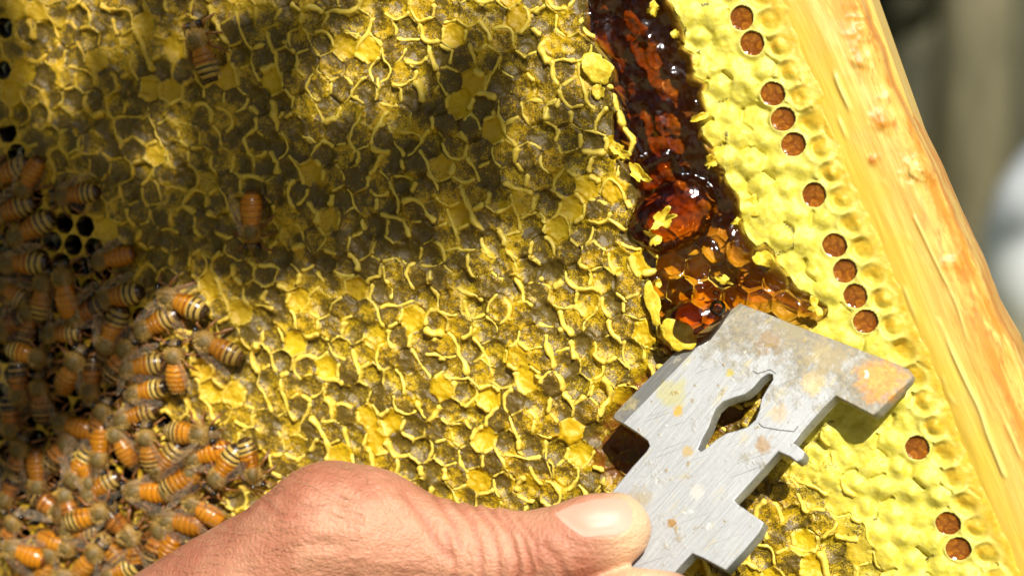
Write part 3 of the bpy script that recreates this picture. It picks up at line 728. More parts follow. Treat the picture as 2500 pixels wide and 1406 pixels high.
T_HOLE = [(1700,1097),(1712,1070),(1728,1042),(1736,1018),(1746,995),(1764,978),(1790,968),(1818,960),(1838,944),(1858,920),(1876,909),(1888,912),(1889,926),(1874,950),(1860,975),(1856,1000),(1846,1025),(1826,1043),(1800,1052),(1775,1058),(1752,1072),(1730,1090),(1712,1104)]
cu_ = bpy.data.curves.new('tool_outline', 'CURVE'); cu_.dimensions = '2D'; cu_.fill_mode = 'BOTH'; cu_.extrude = .10; cu_.bevel_depth = .018; cu_.bevel_resolution = 2
for pl in (T_OUT, T_HOLE):
    sp = cu_.splines.new('POLY'); q = [tpt(*p) for p in pl]
    sp.points.add(len(q)-1); sp.use_cyclic_u = True
    for p_, c_ in zip(sp.points, q): p_.co = (c_[0], c_[1], 0, 1)
co_ = bpy.data.objects.new('tmp', cu_); C.objects.link(co_)
bpy.context.view_layer.update()
me = bpy.data.meshes.new_from_object(co_.evaluated_get(bpy.context.evaluated_depsgraph_get()))
bpy.data.objects.remove(co_)
bm = bmesh.new(); bm.from_mesh(me); bmesh.ops.remove_doubles(bm, verts=bm.verts, dist=.0005)
for v in bm.verts: v.co.z -= .118
def grind(p0, p1, side_pt, slope, keep_bottom=True):
    a, b, s = Vector(tpt(*p0)+(0,)), Vector(tpt(*p1)+(0,)), Vector(tpt(*side_pt)+(0,))
    d = (b-a).normalized(); nn = Vector((-d.y, d.x, 0))
    if (s-a).dot(nn) < 0: nn = -nn
    bmesh.ops.bisect_plane(bm, geom=bm.verts[:]+bm.edges[:]+bm.faces[:], plane_co=a, plane_no=nn, dist=1e-5)
    for v in bm.verts:
        t = (v.co-a).dot(nn)
        if t > 0 and v.co.z > -.12: v.co.z = max(v.co.z-slope*t, -.225)
grind((1712,838),(1522,1033),(1560,930), .42)          # ground long edge on the left
grind((1795,800),(2080,925),(1990,810), .16)           # sharpened blade end
grind((1795,768),(2200,920),(1990,800), .10)
sh = Vector(tpt(2130,1110)+(0,))-Vector(tpt(2060,1050)+(0,)); sh.normalize()
for v in bm.verts:
    if v.co.z < 0: v.co += sh*(-v.co.z)*.42
bmesh.ops.recalc_face_normals(bm, faces=bm.faces)
bm.normal_update()
for f in bm.faces: f.material_index = 1 if .6 < f.normal.z < .95 or abs(f.normal.z) < .5 else 0  # bevel carries grime; side faces' shade is painted with the same steel
me = bm_mesh('hive_tool', bm, False); me.materials.clear()
def make_steel(name='worn_steel', extra=0.0):
    m, n, b = mat(name); L = n.links; co = coords(n)
    gd = Vector(tpt(1900,1100))-Vector(tpt(2060,920)); ga = math.atan2(gd.y, gd.x)
    br = mapping(n, mapping(n, co, rot=(0,0,-ga)), scale=(1.2, 26, 10))
    g = noise(n, 1, 6, .7, br); g2 = noise(n, 1, 4, .6, mapping(n, mapping(n, co, rot=(0,0,-ga)), scale=(3, 90, 30)))
    n1 = noise(n, .9, 5, .6, co, .5); n2 = noise(n, 4.5, 6, .72, co); n3 = noise(n, 12, 4, .7, co)
    steel = ramp(n, g, [(.3, (.32,.33,.335)), (.7, (.54,.55,.55))])
    steel = mix(n, mth(n, 'MULTIPLY', g2, .5), steel, (.13,.135,.13))
    # resin and old wax: more of it towards the blade end
    sx = n.nodes.new('ShaderNodeSeparateXYZ'); L.new(co, sx.inputs[0])
    ax_, ay_ = tpt(1800,735); bx_, by_ = tpt(2222,912); cx_, cy_ = tpt(1640,1100)
    # distance from blade edge (local y is 0 on the edge, negative inwards)
    sgn = -1 if cy_ < 0 else 1
    dist = mth(n, 'MULTIPLY', sx.outputs[1], sgn)
    nearb = mth(n, 'SUBTRACT', 1, mth(n, 'MULTIPLY', dist, .55), True)
    dirt = mth(n, 'ADD', mth(n, 'ADD', mth(n, 'MULTIPLY', n1, .5), extra), mth(n, 'MULTIPLY', n2, .5))
    d1 = mth(n, 'MULTIPLY', mth(n, 'SUBTRACT', mth(n, 'ADD', dirt, mth(n, 'MULTIPLY', nearb, .20)), .545), 7, True)
    film = ramp(n, n3, [(.3, (.10,.085,.05)), (.55, (.22,.18,.09)), (.75, (.42,.30,.09))])
    col = mix(n, mth(n, 'MULTIPLY', d1, .8), steel, film)
    rx, ry = tpt(2150,928)
    vd = n.nodes.new('ShaderNodeVectorMath'); vd.operation = 'DISTANCE'; L.new(co, vd.inputs[0]); vd.inputs[1].default_value = (rx, ry, -.05)
    rs = mth(n, 'MULTIPLY', mth(n, 'SUBTRACT', mth(n, 'ADD', -.05, mth(n, 'MULTIPLY', n2, 1.15)), vd.outputs['Value']), 3.5, True)
    scr = ramp(n, noise(n, 1, 2, .5, mapping(n, mapping(n, co, rot=(0,0,-ga+.5)), scale=(.7, 40, 10))), [(.66, (0,0,0)), (.70, (1,1,1))])
    col = mix(n, mth(n, 'MULTIPLY', scr, .6), col, (.14,.14,.13))
    for (qx, qy, qr, qc, st_) in ((1640,960,.50,(.42,.38,.07),.5),(1655,1003,.16,(.50,.30,.04),.9),(1780,910,.14,(.45,.36,.04),.8),(1880,835,.40,(.26,.16,.07),.6),(1865,1085,.30,(.30,.18,.07),.7),(1530,975,.34,(.62,.54,.30),.8),
            (1985,935,.42,(.50,.40,.22),.8),(2010,870,.6,(.30,.24,.12),.75),(1640,1275,.14,(.28,.15,.04),.95),(1560,1215,.35,(.34,.27,.14),.6),(1700,1200,.22,(.55,.52,.45),.5),(1680,1100,.2,(.42,.28,.07),.7),(1930,790,.5,(.26,.22,.12),.7),(1900,1010,.3,(.45,.34,.2),.6)):
        lx_, ly_ = tpt(qx, qy); vd2 = n.nodes.new('ShaderNodeVectorMath'); vd2.operation = 'DISTANCE'; L.new(co, vd2.inputs[0]); vd2.inputs[1].default_value = (lx_, ly_, 0)
        f_ = mth(n, 'MULTIPLY', mth(n, 'SUBTRACT', mth(n, 'ADD', -.85*qr, mth(n, 'ADD', mth(n, 'MULTIPLY', n2, 2.1*qr), mth(n, 'MULTIPLY', g, 1.0*qr))), vd2.outputs['Value']), 3.0/qr, True)
        col = mix(n, mth(n, 'MULTIPLY', f_, st_), col, qc)
    col = mix(n, rs, col, ramp(n, n3, [(.3, (.50,.17,.02)), (.6, (.62,.30,.05)), (.8, (.6,.45,.2))]))
    sp_ = ramp(n, noise(n, 3.2, 6, .62, mapping(n, co, loc=(3,1,0))), [(.63, (0,0,0)), (.69, (1,1,1))])
    col = mix(n, mth(n, 'MULTIPLY', sp_, .85), col, ramp(n, n3, [(.3, (.20,.12,.03)), (.7, (.42,.30,.06))]))
    ys = ramp(n, noise(n, 1, 5, .7, mapping(n, mapping(n, co, rot=(0,0,-ga), loc=(5,2,0)), scale=(1.1, 3.2, 2))), [(.58, (0,0,0)), (.72, (1,1,1))])
    col = mix(n, mth(n, 'MULTIPLY', ys, .6), col, (.46,.38,.16))
    wp = ramp(n, noise(n, 2.6, 6, .66, mapping(n, co, loc=(7,4,0))), [(.65, (0,0,0)), (.68, (1,1,1))])
    col = mix(n, mth(n, 'MULTIPLY', wp, .8), col, (.72,.68,.55))
    L.new(col, b.inputs['Base Color'])
    dd = mth(n, 'MAXIMUM', mth(n, 'MAXIMUM', d1, rs), sp_)
    L.new(mth(n, 'SUBTRACT', .75, mth(n, 'MULTIPLY', dd, .7), True), b.inputs['Metallic'])
    L.new(mth(n, 'ADD', .48, mth(n, 'MULTIPLY', g, .15)), b.inputs['Roughness'])
    hh = mth(n, 'ADD', mth(n, 'MULTIPLY', g, .2), mth(n, 'ADD', mth(n, 'MULTIPLY', dd, .35), mth(n, 'MULTIPLY', n3, .15))); bump(n, b, hh, .6, .03)
    return m
me.materials.append(make_steel()); me.materials.append(make_steel('grimy_shaded_steel', .09))
tool = link_mesh('hive_tool', me)
tool.matrix_world = Matrix(((tx.x,ty.x,tn.x,TA.x),(tx.y,ty.y,tn.y,TA.y),(tx.z,ty.z,tn.z,TA.z),(0,0,0,1)))
tag(tool, 'worn grey steel hive tool with notched edges and a slot, smeared with wax and rust', 'hive tool')

bm = bmesh.new(); pl_ = [tpt(*q)+(.004,) for q in ((1852,1032),(1862,1042),(1900,1049),(1938,1053),(1948,1040))]; tube(bm, pl_, .009, 5)
link_mesh('stuck_fibre', bm_mesh('stuck_fibre', bm), simple('dark_fibre', (.05,.04,.03), .6)[0], tool)
bm = bmesh.new(); pl_ = [tpt(*q)+(.006,) for q in ((1838,905),(1850,912),(1862,908),(1880,902),(1895,912))]; tube(bm, pl_, .007, 5)
link_mesh('stuck_fibre', bm_mesh('stuck_fibre', bm), bpy.data.materials['dark_fibre'], tool)
# ------------------------------------------------------------------ hand
def make_skin():
    m, n, b = mat('skin'); co = coords(n); L = n.links
    n1 = noise(n, .45, 4, .55, co); n2 = noise(n, 3.0, 5, .6, co); vo = n.nodes.new('ShaderNodeTexVoronoi'); vo.inputs['Scale'].default_value = 11; L.new(mapping(n, co, scale=(1,1,1.6)), vo.inputs['Vector'])
    col = ramp(n, n1, [(.40, (.44,.165,.095)), (.60, (.62,.31,.19))]); col = mix(n, mth(n, 'MULTIPLY', n2, .45), col, (.30,.105,.055))
    at = N(n, 'ShaderNodeAttribute'); at.attribute_name = 'cmask'; sp = n.nodes.new('ShaderNodeSeparateColor'); L.new(at.outputs['Color'], sp.inputs[0])
    col = mix(n, mth(n, 'MULTIPLY', sp.outputs[0], .55), col, (.36,.09,.05)); col = mix(n, sp.outputs[1], col, (.74,.50,.30))
    L.new(col, b.inputs['Base Color']); b.inputs['Roughness'].default_value = .5
    b.inputs['Subsurface Weight'].default_value = .35; b.inputs['Subsurface Radius'].default_value = (1,.35,.2); b.inputs['Subsurface Scale'].default_value = .12
    hh = mth(n, 'ADD', mth(n, 'MULTIPLY', vo.outputs['Distance'], .35), mth(n, 'MULTIPLY', noise(n, 22, 3, .6, co), .5)); wv = n.nodes.new('ShaderNodeTexVoronoi'); wv.feature = 'DISTANCE_TO_EDGE'; wv.inputs['Scale'].default_value = 5.5; L.new(mapping(n, co, scale=(1.5,1,.8), rot=(0,.5,0)), wv.inputs['Vector'])
    hh = mth(n, 'ADD', hh, mth(n, 'MULTIPLY', mth(n, 'MULTIPLY', wv.outputs['Distance'], 4, True), .13)); bump(n, b, hh, .75, .06); return m
hand = empty('human_hand', tuple(P(830,1330,2.5)), 'bare right hand gripping the steel tool, thumb on top and fingers curled below', 'hand')
HL = Vector(hand.location)
bm = bmesh.new()
def capsule(a, b, ra, rb, steps=None):
    a, b = Vector(a), Vector(b); n = max(2, int((b-a).length/(.22*min(ra, rb)))+1)
    for k in range(n+1):
        t = k/n; bmesh.ops.create_icosphere(bm, subdivisions=3, radius=ra*(1-t)+rb*t, matrix=Matrix.Translation(a*(1-t)+b*t))
def chain(l):
    for a, b in zip(l, l[1:]): capsule(P(*a[:3]), P(*b[:3]), a[3], b[3])
# thumb: tip - nail - joint - knuckle - ball of the thumb - wrist
chain([(1498,1292,2.25,.73),(1450,1304,2.35,.79),(1380,1328,2.45,.80),(1290,1348,2.5,.80),(1205,1352,2.5,.90),(1120,1345,2.6,.92),(1020,1330,2.7,1.02),(900,1300,2.9,1.30),(810,1300,2.9,1.45),(700,1400,2.8,1.55),(560,1500,2.6,1.75),(380,1660,2.4,2.15),(240,1850,2.2,2.5)])
chain([(380,1660,2.4,2.15),(700,1800,1.6,2.3),(1050,1800,1.2,1.8)])
chain([(820,1400,2.5,1.3),(900,1600,1.9,1.7),(1150,1640,1.4,1.2)])
# index finger curls under the tool, its tip shows at the bottom edge
chain([(1150,1640,1.3,1.1),(1330,1570,1.9,1.0),(1470,1512,2.5,.92),(1560,1496,2.75,.86),(1625,1488,2.75,.74)])
chain([(1050,1800,.9,1.1),(1320,1720,.6,.9),(1520,1660,.6,.8),(1600,1620,.9,.7),(1560,1600,1.3,.62)])
chain([(960,1900,.7,1.0),(1220,1880,.3,.85),(1420,1830,.3,.78),(1480,1780,.7,.68),(1430,1770,1.1,.6)])
chain([(880,1980,.5,.9),(1080,2020,.2,.72),(1240,1990,.2,.66),(1290,1940,.5,.58),(1250,1930,.9,.52)])
me = bpy.data.meshes.new('hand_tmp'); bm.to_mesh(me); bm.free()
ho = bpy.data.objects.new('hand_tmp', me); C.objects.link(ho)
md = ho.modifiers.new('r', 'REMESH'); md.mode = 'VOXEL'; md.voxel_size = .05; md.adaptivity = 0
ms = ho.modifiers.new('s', 'SMOOTH'); ms.factor = .6; ms.iterations = 30
bpy.context.view_layer.update()
me = bpy.data.meshes.new_from_object(ho.evaluated_get(bpy.context.evaluated_depsgraph_get())); bpy.data.objects.remove(ho)
nv = len(me.vertices); co3 = np.empty(nv*3, np.float32); me.vertices.foreach_get('co', co3); co3 = co3.reshape(-1, 3).astype(float)
nr3 = np.empty(nv*3, np.float32); me.vertices.foreach_get('normal', nr3); nr3 = nr3.reshape(-1, 3)
hx, hy = proj(co3[:,0], co3[:,1], co3[:,2]); facing = (nr3@(-CF) > -.1)
disp = np.zeros(nv); red = np.zeros(nv); palem = np.zeros(nv)
def crease(pts, w, dep, lip=.5):
    pts = np.array(pts, float); d = np.full(nv, 1e9)
    for a, b in zip(pts, pts[1:]):
        e = b-a; t = np.clip(((hx-a[0])*e[0]+(hy-a[1])*e[1])/(e@e), 0, 1); d = np.minimum(d, np.hypot(hx-a[0]-t*e[0], hy-a[1]-t*e[1]))
    dep = dep*.65; g_ = np.exp(-(d/(w*.75))**2)*facing; l_ = np.exp(-((d-w*1.9)/w)**2)*facing
    disp[:] += -dep*g_+dep*lip*l_; red[:] = np.maximum(red, g_*.8)
for pts, w, dep in (([(1110,1225),(1150,1270),(1172,1340),(1178,1420)],8,.05),([(1155,1232),(1196,1280),(1216,1350),(1220,1420)],7,.05),
                    ([(1190,1230),(1240,1290),(1262,1370),(1262,1420)],9,.08),([(1228,1250),(1275,1310),(1298,1390),(1296,1430)],7,.05),([(1262,1262),(1305,1320),(1318,1380)],6,.035),
                    ([(1060,1210),(1108,1280),(1125,1340)],8,.03),([(985,1200),(1040,1270),(1068,1330),(1100,1360)],14,.05),([(1330,1330),(1365,1370),(1385,1420)],12,.04),
                    ([(1090,1300),(1110,1380),(1112,1430)],9,.035),([(640,1220),(680,1260),(720,1262)],10,.02)):
    crease(pts, w, dep)
disp += facing*(.03*fbm(hx*.012, hy*.03, 121, 3)+.018*fbm(hx*.05+hy*.02, hy*.10-hx*.02, 122, 3)*(1-sstep(1000, 1330, hx))+.010*fbm(hx*.12, hy*.03, 123, 2)*np.exp(-((hx-1230)/130)**2))
# nail bed: flattened seat and fold around the nail
NAILO = [(1355,1254),(1396,1233),(1445,1219),(1496,1214),(1530,1223),(1544,1246),(1543,1274),(1530,1294),(1505,1306),(1460,1309),(1425,1310),(1395,1292),(1368,1270)]
sdn = poly_sd(hx, hy, NAILO); disp += facing*(-.05*(1-sstep(-14, 0, sdn))+.02*np.exp(-((sdn-9)/8)**2)*(hx < 1540))
red = np.maximum(red, .5*np.exp(-((sdn-5)/6)**2)*facing); palem = np.maximum(palem, sstep(1420, 1560, hx)*facing*(1-sstep(1600, 1700, hx))*.8)
co3 += nr3*disp[:, None]
me.vertices.foreach_set('co', (co3-np.array(HL)).astype(np.float32).ravel()); me.polygons.foreach_set('use_smooth', np.ones(len(me.polygons), bool)); me.update()
set_attr(me, 'cmask', np.stack([red, palem, 0*red, 0*red+1], -1)); me.materials.clear()
M_SKIN = make_skin()
link_mesh('palm_and_fingers', me, M_SKIN, hand)
# nail laid on the thumb by casting rays onto the skin
from mathutils.bvhtree import BVHTree
bvh = BVHTree.FromPolygons([Vector(v) for v in co3.tolist()], [tuple(p.vertices) for p in me.polygons])
nb_ = bmesh.new(); cxn, cyn = 1462, 1262; rows = []
for k in range(9):
    row = []
    for (x, y) in NAILO:
        f = k/8; px, py = cxn+(x-cxn)*f, cyn+(y-cyn)*f; hit = bvh.ray_cast(Vector(CAM), Vector(ray(px, py)).normalized())
        q_ = hit if hit[0] is not None and hit[1].dot(Vector(-CF)) > .12 else bvh.find_nearest(Vector(P(px, py, 2.75))); p, nn = q_[0], q_[1]
        row.append(nb_.verts.new(p+nn*(.075*(1-f**4)+.012)-HL))
    rows.append(row)
for a, b in zip(rows, rows[1:]):
    for q in range(len(NAILO)): nb_.faces.new((a[q], a[(q+1) % len(NAILO)], b[(q+1) % len(NAILO)], b[q]))
nb_.faces.new(rows[0]); bmesh.ops.remove_doubles(nb_, verts=nb_.verts, dist=.001); bmesh.ops.smooth_vert(nb_, verts=[v for v in nb_.verts if not v.is_boundary], factor=.5); bmesh.ops.recalc_face_normals(nb_, faces=nb_.faces)
nme = bm_mesh('thumbnail', nb_)
m_nail, n_, b_ = simple('nail', (.58,.35,.26), .5); b_.inputs['Subsurface Weight'].default_value = .3; b_.inputs['Subsurface Scale'].default_value = .15; 
link_mesh('thumbnail', nme, m_nail, hand)
# fine hairs on the back of the hand
hb = bmesh.new(); r_ = random.Random(5)
for _ in range(240):
    px, py = r_.uniform(380, 900), r_.uniform(1140, 1400); hit = bvh.ray_cast(Vector(CAM), Vector(ray(px, py)).normalized())
    if hit[0] is None: continue
    nn = hit[1]; d = Vector((-.9+r_.gauss(0,.3), -.1, .35+r_.gauss(0,.3))); p = hit[0]-HL; L_ = r_.uniform(.25,.55)
    tube(hb, [p, p+nn*.10*L_*2+d*L_*.4, p+nn*.16*L_*2+d*L_], [.0035,.003,.001], 3, False)
link_mesh('hair', bm_mesh('hair', hb), simple('hair', (.35,.2,.09), .4)[0], hand)['kind'] = 'stuff'

# ------------------------------------------------------------------ honey bees
def bee_abdomen_mat(name, stops, line):
    m, n, b = mat(name); L = n.links; co = coords(n); sx = n.nodes.new('ShaderNodeSeparateXYZ'); L.new(co, sx.inputs[0])
    t = mth(n, 'MULTIPLY', mth(n, 'ADD', sx.outputs[0], .70), 1/.70)        # 0 tail .. 1 waist
    t = mth(n, 'ADD', t, mth(n, 'MULTIPLY', mth(n, 'SUBTRACT', noise(n, 9, 3, .5, co), .5), .05))
    oi = n.nodes.new('ShaderNodeObjectInfo'); col = ramp(n, t, stops); col = mix(n, mth(n, 'MULTIPLY', oi.outputs['Random'], .95), col, mix(n, .5, col, (.10,.035,.006), 'MIX')); L.new(col, b.inputs['Base Color']); b.inputs['Roughness'].default_value = .22; b.inputs['Specular IOR Level'].default_value = .5
    bump(n, b, noise(n, 40, 2, .5, co), .3, .02); return m
BK, TAN, ORA, BRN = (.010,.009,.007), (.54,.37,.085), (.50,.19,.006), (.13,.035,.002)
M_AB1 = bee_abdomen_mat('abdomen_striped', [(0,BK),(.10,BK),(.13,TAN),(.19,TAN),(.21,BK),(.25,BK),(.28,TAN),(.345,TAN),(.365,BK),(.40,BK),(.43,TAN),(.49,ORA),(.51,(.30,.09,.004)),(.54,BRN),(.56,ORA),(.66,ORA),(.69,BRN),(.71,ORA),(1,(.42,.15,.010))], 0)
M_AB2 = bee_abdomen_mat('abdomen_orange', [(0,BRN),(.07,BRN),(.1,ORA),(.20,(.48,.16,.003)),(.22,BRN),(.235,ORA),(.34,(.48,.16,.003)),(.36,BRN),(.38,ORA),(.50,(.48,.155,.003)),(.515,BRN),(.53,ORA),(.66,ORA),(.68,BRN),(.70,ORA),(1,(.5,.17,.015))], 0)
M_AB3 = bee_abdomen_mat('abdomen_dark', [(0,BK),(.12,BK),(.14,(.30,.2,.06)),(.17,(.30,.2,.06)),(.19,BK),(.30,BK),(.32,(.34,.22,.06)),(.36,(.34,.2,.05)),(.38,BK),(.5,BK),(.53,BRN),(.62,(.42,.15,.02)),(.66,BRN),(.8,(.4,.13,.015)),(1,BRN)], 0)
M_THX, n_, b_ = mat('thorax_fur'); cth = coords(n_)
sxx = n_.nodes.new('ShaderNodeSeparateXYZ'); n_.links.new(cth, sxx.inputs[0]); 
n_.links.new(mix(n_, mth(n_, 'MULTIPLY', mth(n_, 'SUBTRACT', sxx.outputs[2], .30), 14, True), ramp(n_, noise(n_, 22, 3, .6, cth), [(.3, (.18,.10,.02)), (.7, (.38,.23,.05))]), (.12,.08,.02)), b_.inputs['Base Color']); b_.inputs['Roughness'].default_value = .6
M_FUR, n_, b_ = simple('bee_fur', (.46,.29,.07), .5)
M_BHD = simple('bee_head', (.14,.085,.03), .45)[0]
M_EYE, n_, b_ = simple('bee_eye', (.008,.007,.007), .15); b_.inputs['Coat Weight'].default_value = .5
M_LEG = simple('bee_leg', (.20,.075,.015), .4)[0]
M_WNG, n_, b_ = mat('bee_wing'); n_.nodes.remove(b_)
tr = n_.nodes.new('ShaderNodeBsdfTransparent'); tr.inputs[0].default_value = (.95,.90,.80,1); gl = n_.nodes.new('ShaderNodeBsdfPrincipled'); gl.inputs['Base Color'].default_value = (.62,.50,.36,1); gl.inputs['Roughness'].default_value = .4
vo = n_.nodes.new('ShaderNodeTexVoronoi'); vo.feature = 'DISTANCE_TO_EDGE'; vo.inputs['Scale'].default_value = 1; n_.links.new(mapping(n_, coords(n_), scale=(5, 13, 1)), vo.inputs['Vector'])
vn = mth(n_, 'SUBTRACT', 1, mth(n_, 'MULTIPLY', vo.outputs['Distance'], 12), True)
mx = n_.nodes.new('ShaderNodeMixShader'); n_.links.new(mth(n_, 'ADD', .12, mth(n_, 'MULTIPLY', vn, .3)), mx.inputs[0]); n_.links.new(tr.outputs[0], mx.inputs[1]); n_.links.new(gl.outputs[0], mx.inputs[2]); n_.links.new(mx.outputs[0], n_.nodes['Material Output'].inputs[0])

def bee_meshes():
    D = {}
    bm = bmesh.new(); prof = []; segs = [0,.14,.28,.42,.56,.70,.84,1.0]     # telescoping plates
    for a, b in zip(segs, segs[1:]):
        for f in (0, .12, .5, .88, 1):
            t = a+(b-a)*f; r = .215*math.sin(math.pi*min(1, .05+t*.80)**.80)**.62; r *= 1+.035*(f-.5)*-1*(1 if f < 1 else 0)+(.02 if f == .12 else 0)
            prof.append((-.70+.70*t+(.0005 if f == 1 else 0), max(r, .012)))
    lathe(bm, prof, 18, 1, .88)
    for v in bm.verts: v.co.z += .20-.10*max(0, (-.25-v.co.x))*1.2
    D['abdomen'] = bm_mesh('abdomen', bm)
    bm = icos(3, .20)
    for v in bm.verts:
        d = v.co.normalized(); v.co = Vector((v.co.x*1.05+.07, v.co.y*.95, v.co.z*.92+.21))+d*random.uniform(-.008, .008)
    D['thorax'] = bm_mesh('thorax', bm)
    bm = bmesh.new()
    for _ in range(620):
        d = Vector((random.gauss(0,1), random.gauss(0,1), random.gauss(0,1)+.4)).normalized()
        if d.z > .93: continue
        p = Vector((.07+d.x*.205, d.y*.185, .21+d.z*.18)); e = (d+Vector((random.gauss(0,.3), random.gauss(0,.3), random.gauss(0,.3)))).normalized()*random.uniform(.035,.085)
        s = d.cross(Vector((.3,.8,.1))).normalized()*.006
        bm.faces.new([bm.verts.new(p-s), bm.verts.new(p+s), bm.verts.new(p+e)])
    D['fur'] = bm_mesh('fur', bm)
    bm = icos(2, 1)
    for v in bm.verts: v.co = Vector((v.co.x*.09+.33, v.co.y*.15, v.co.z*.12+.17+(-.05 if v.co.x > .5 else 0)))
    D['head'] = bm_mesh('head', bm)
    bm = bmesh.new()
    for _ in range(300):                         # hair fringes along the plates
        k = random.choice([.05,.19,.33,.47,.61,.75,.88]); t = k+random.uniform(-.03,.03); a = random.uniform(-.2, math.pi+.2)
        rr_ = .215*math.sin(math.pi*min(1, .05+t*.80)**.80)**.62; x = -.70+.70*t; p = Vector((x, rr_*math.cos(a), rr_*math.sin(a)*.88+.20-.10*max(0, (-.25-x))*1.2))
        e = Vector((-.7, .5*math.cos(a), .5*math.sin(a)))*random.uniform(.03,.055); sv0 = Vector((0, -math.sin(a), math.cos(a)))*.004
        bm.faces.new([bm.verts.new(p-sv0), bm.verts.new(p+sv0), bm.verts.new(p+e)])
    D['fringe'] = bm_mesh('fringe', bm)
    for s in (1, -1):
        bm = icos(2, 1)
        for v in bm.verts: v.co = Vector((v.co.x*.07+.345, v.co.y*.055+s*.115, v.co.z*.105+.18))
        D['eye%d' % s] = bm_mesh('eye', bm)
        bm = bmesh.new(); tube(bm, [(.49,s*.03,.2),(.54,s*.07,.25),(.66,s*.13,.22)], [.012,.012,.01], 5); D['ant%d' % s] = bm_mesh('antenna', bm)
        for k, (x0, x1, x2, yw) in enumerate(((.26,.36,.44,.30),(.14,.12,.08,.36),(.04,-.10,-.26,.34))):
            bm = bmesh.new(); tube(bm, [(x0,s*.12,.12),(x1,s*yw*.75,.20),((x1+x2)/2,s*yw,.10),(x2,s*yw*1.18,.02),(x2-.03,s*yw*1.3,.005)], [.028,.026,.022 if k < 2 else .036,.014,.008], 6); D['leg%d%d' % (s, k)] = bm_mesh('leg', bm)
        for spread, nm in ((.16, 'w'), (.50, 'v')):
            bm = bmesh.new(); n = 12; top = []; bot = []
            for k in range(n+1):
                t = k/n; x = -.86*t; w = .15*math.sin(math.pi*min(1, t*.96+.03))**.6*(.55+.6*t); yc = .02
                top.append((x, yc+w*.75)); bot.append((x, yc-w*.6))
            a = R(-9-spread*40); ca, sa = math.cos(a), math.sin(a); vt = []
            for row in (top, bot): vt.append([bm.verts.new((.14+(x*ca-y*sa), s*(.11+(x*sa+y*ca)), .385-.10*(-x)+.02*math.sin(y*20))) for x, y in row])
            for k in range(n): bm.faces.new((vt[0][k], vt[0][k+1], vt[1][k+1], vt[1][k]))
            g_ = bmesh.ops.solidify(bm, geom=bm.faces[:], thickness=.004)
            D['wing%s%d' % (nm, s)] = bm_mesh('wing', bm)
    return D
BD = bee_meshes()
MATS = {1: M_AB1, 2: M_AB2, 3: M_AB3}
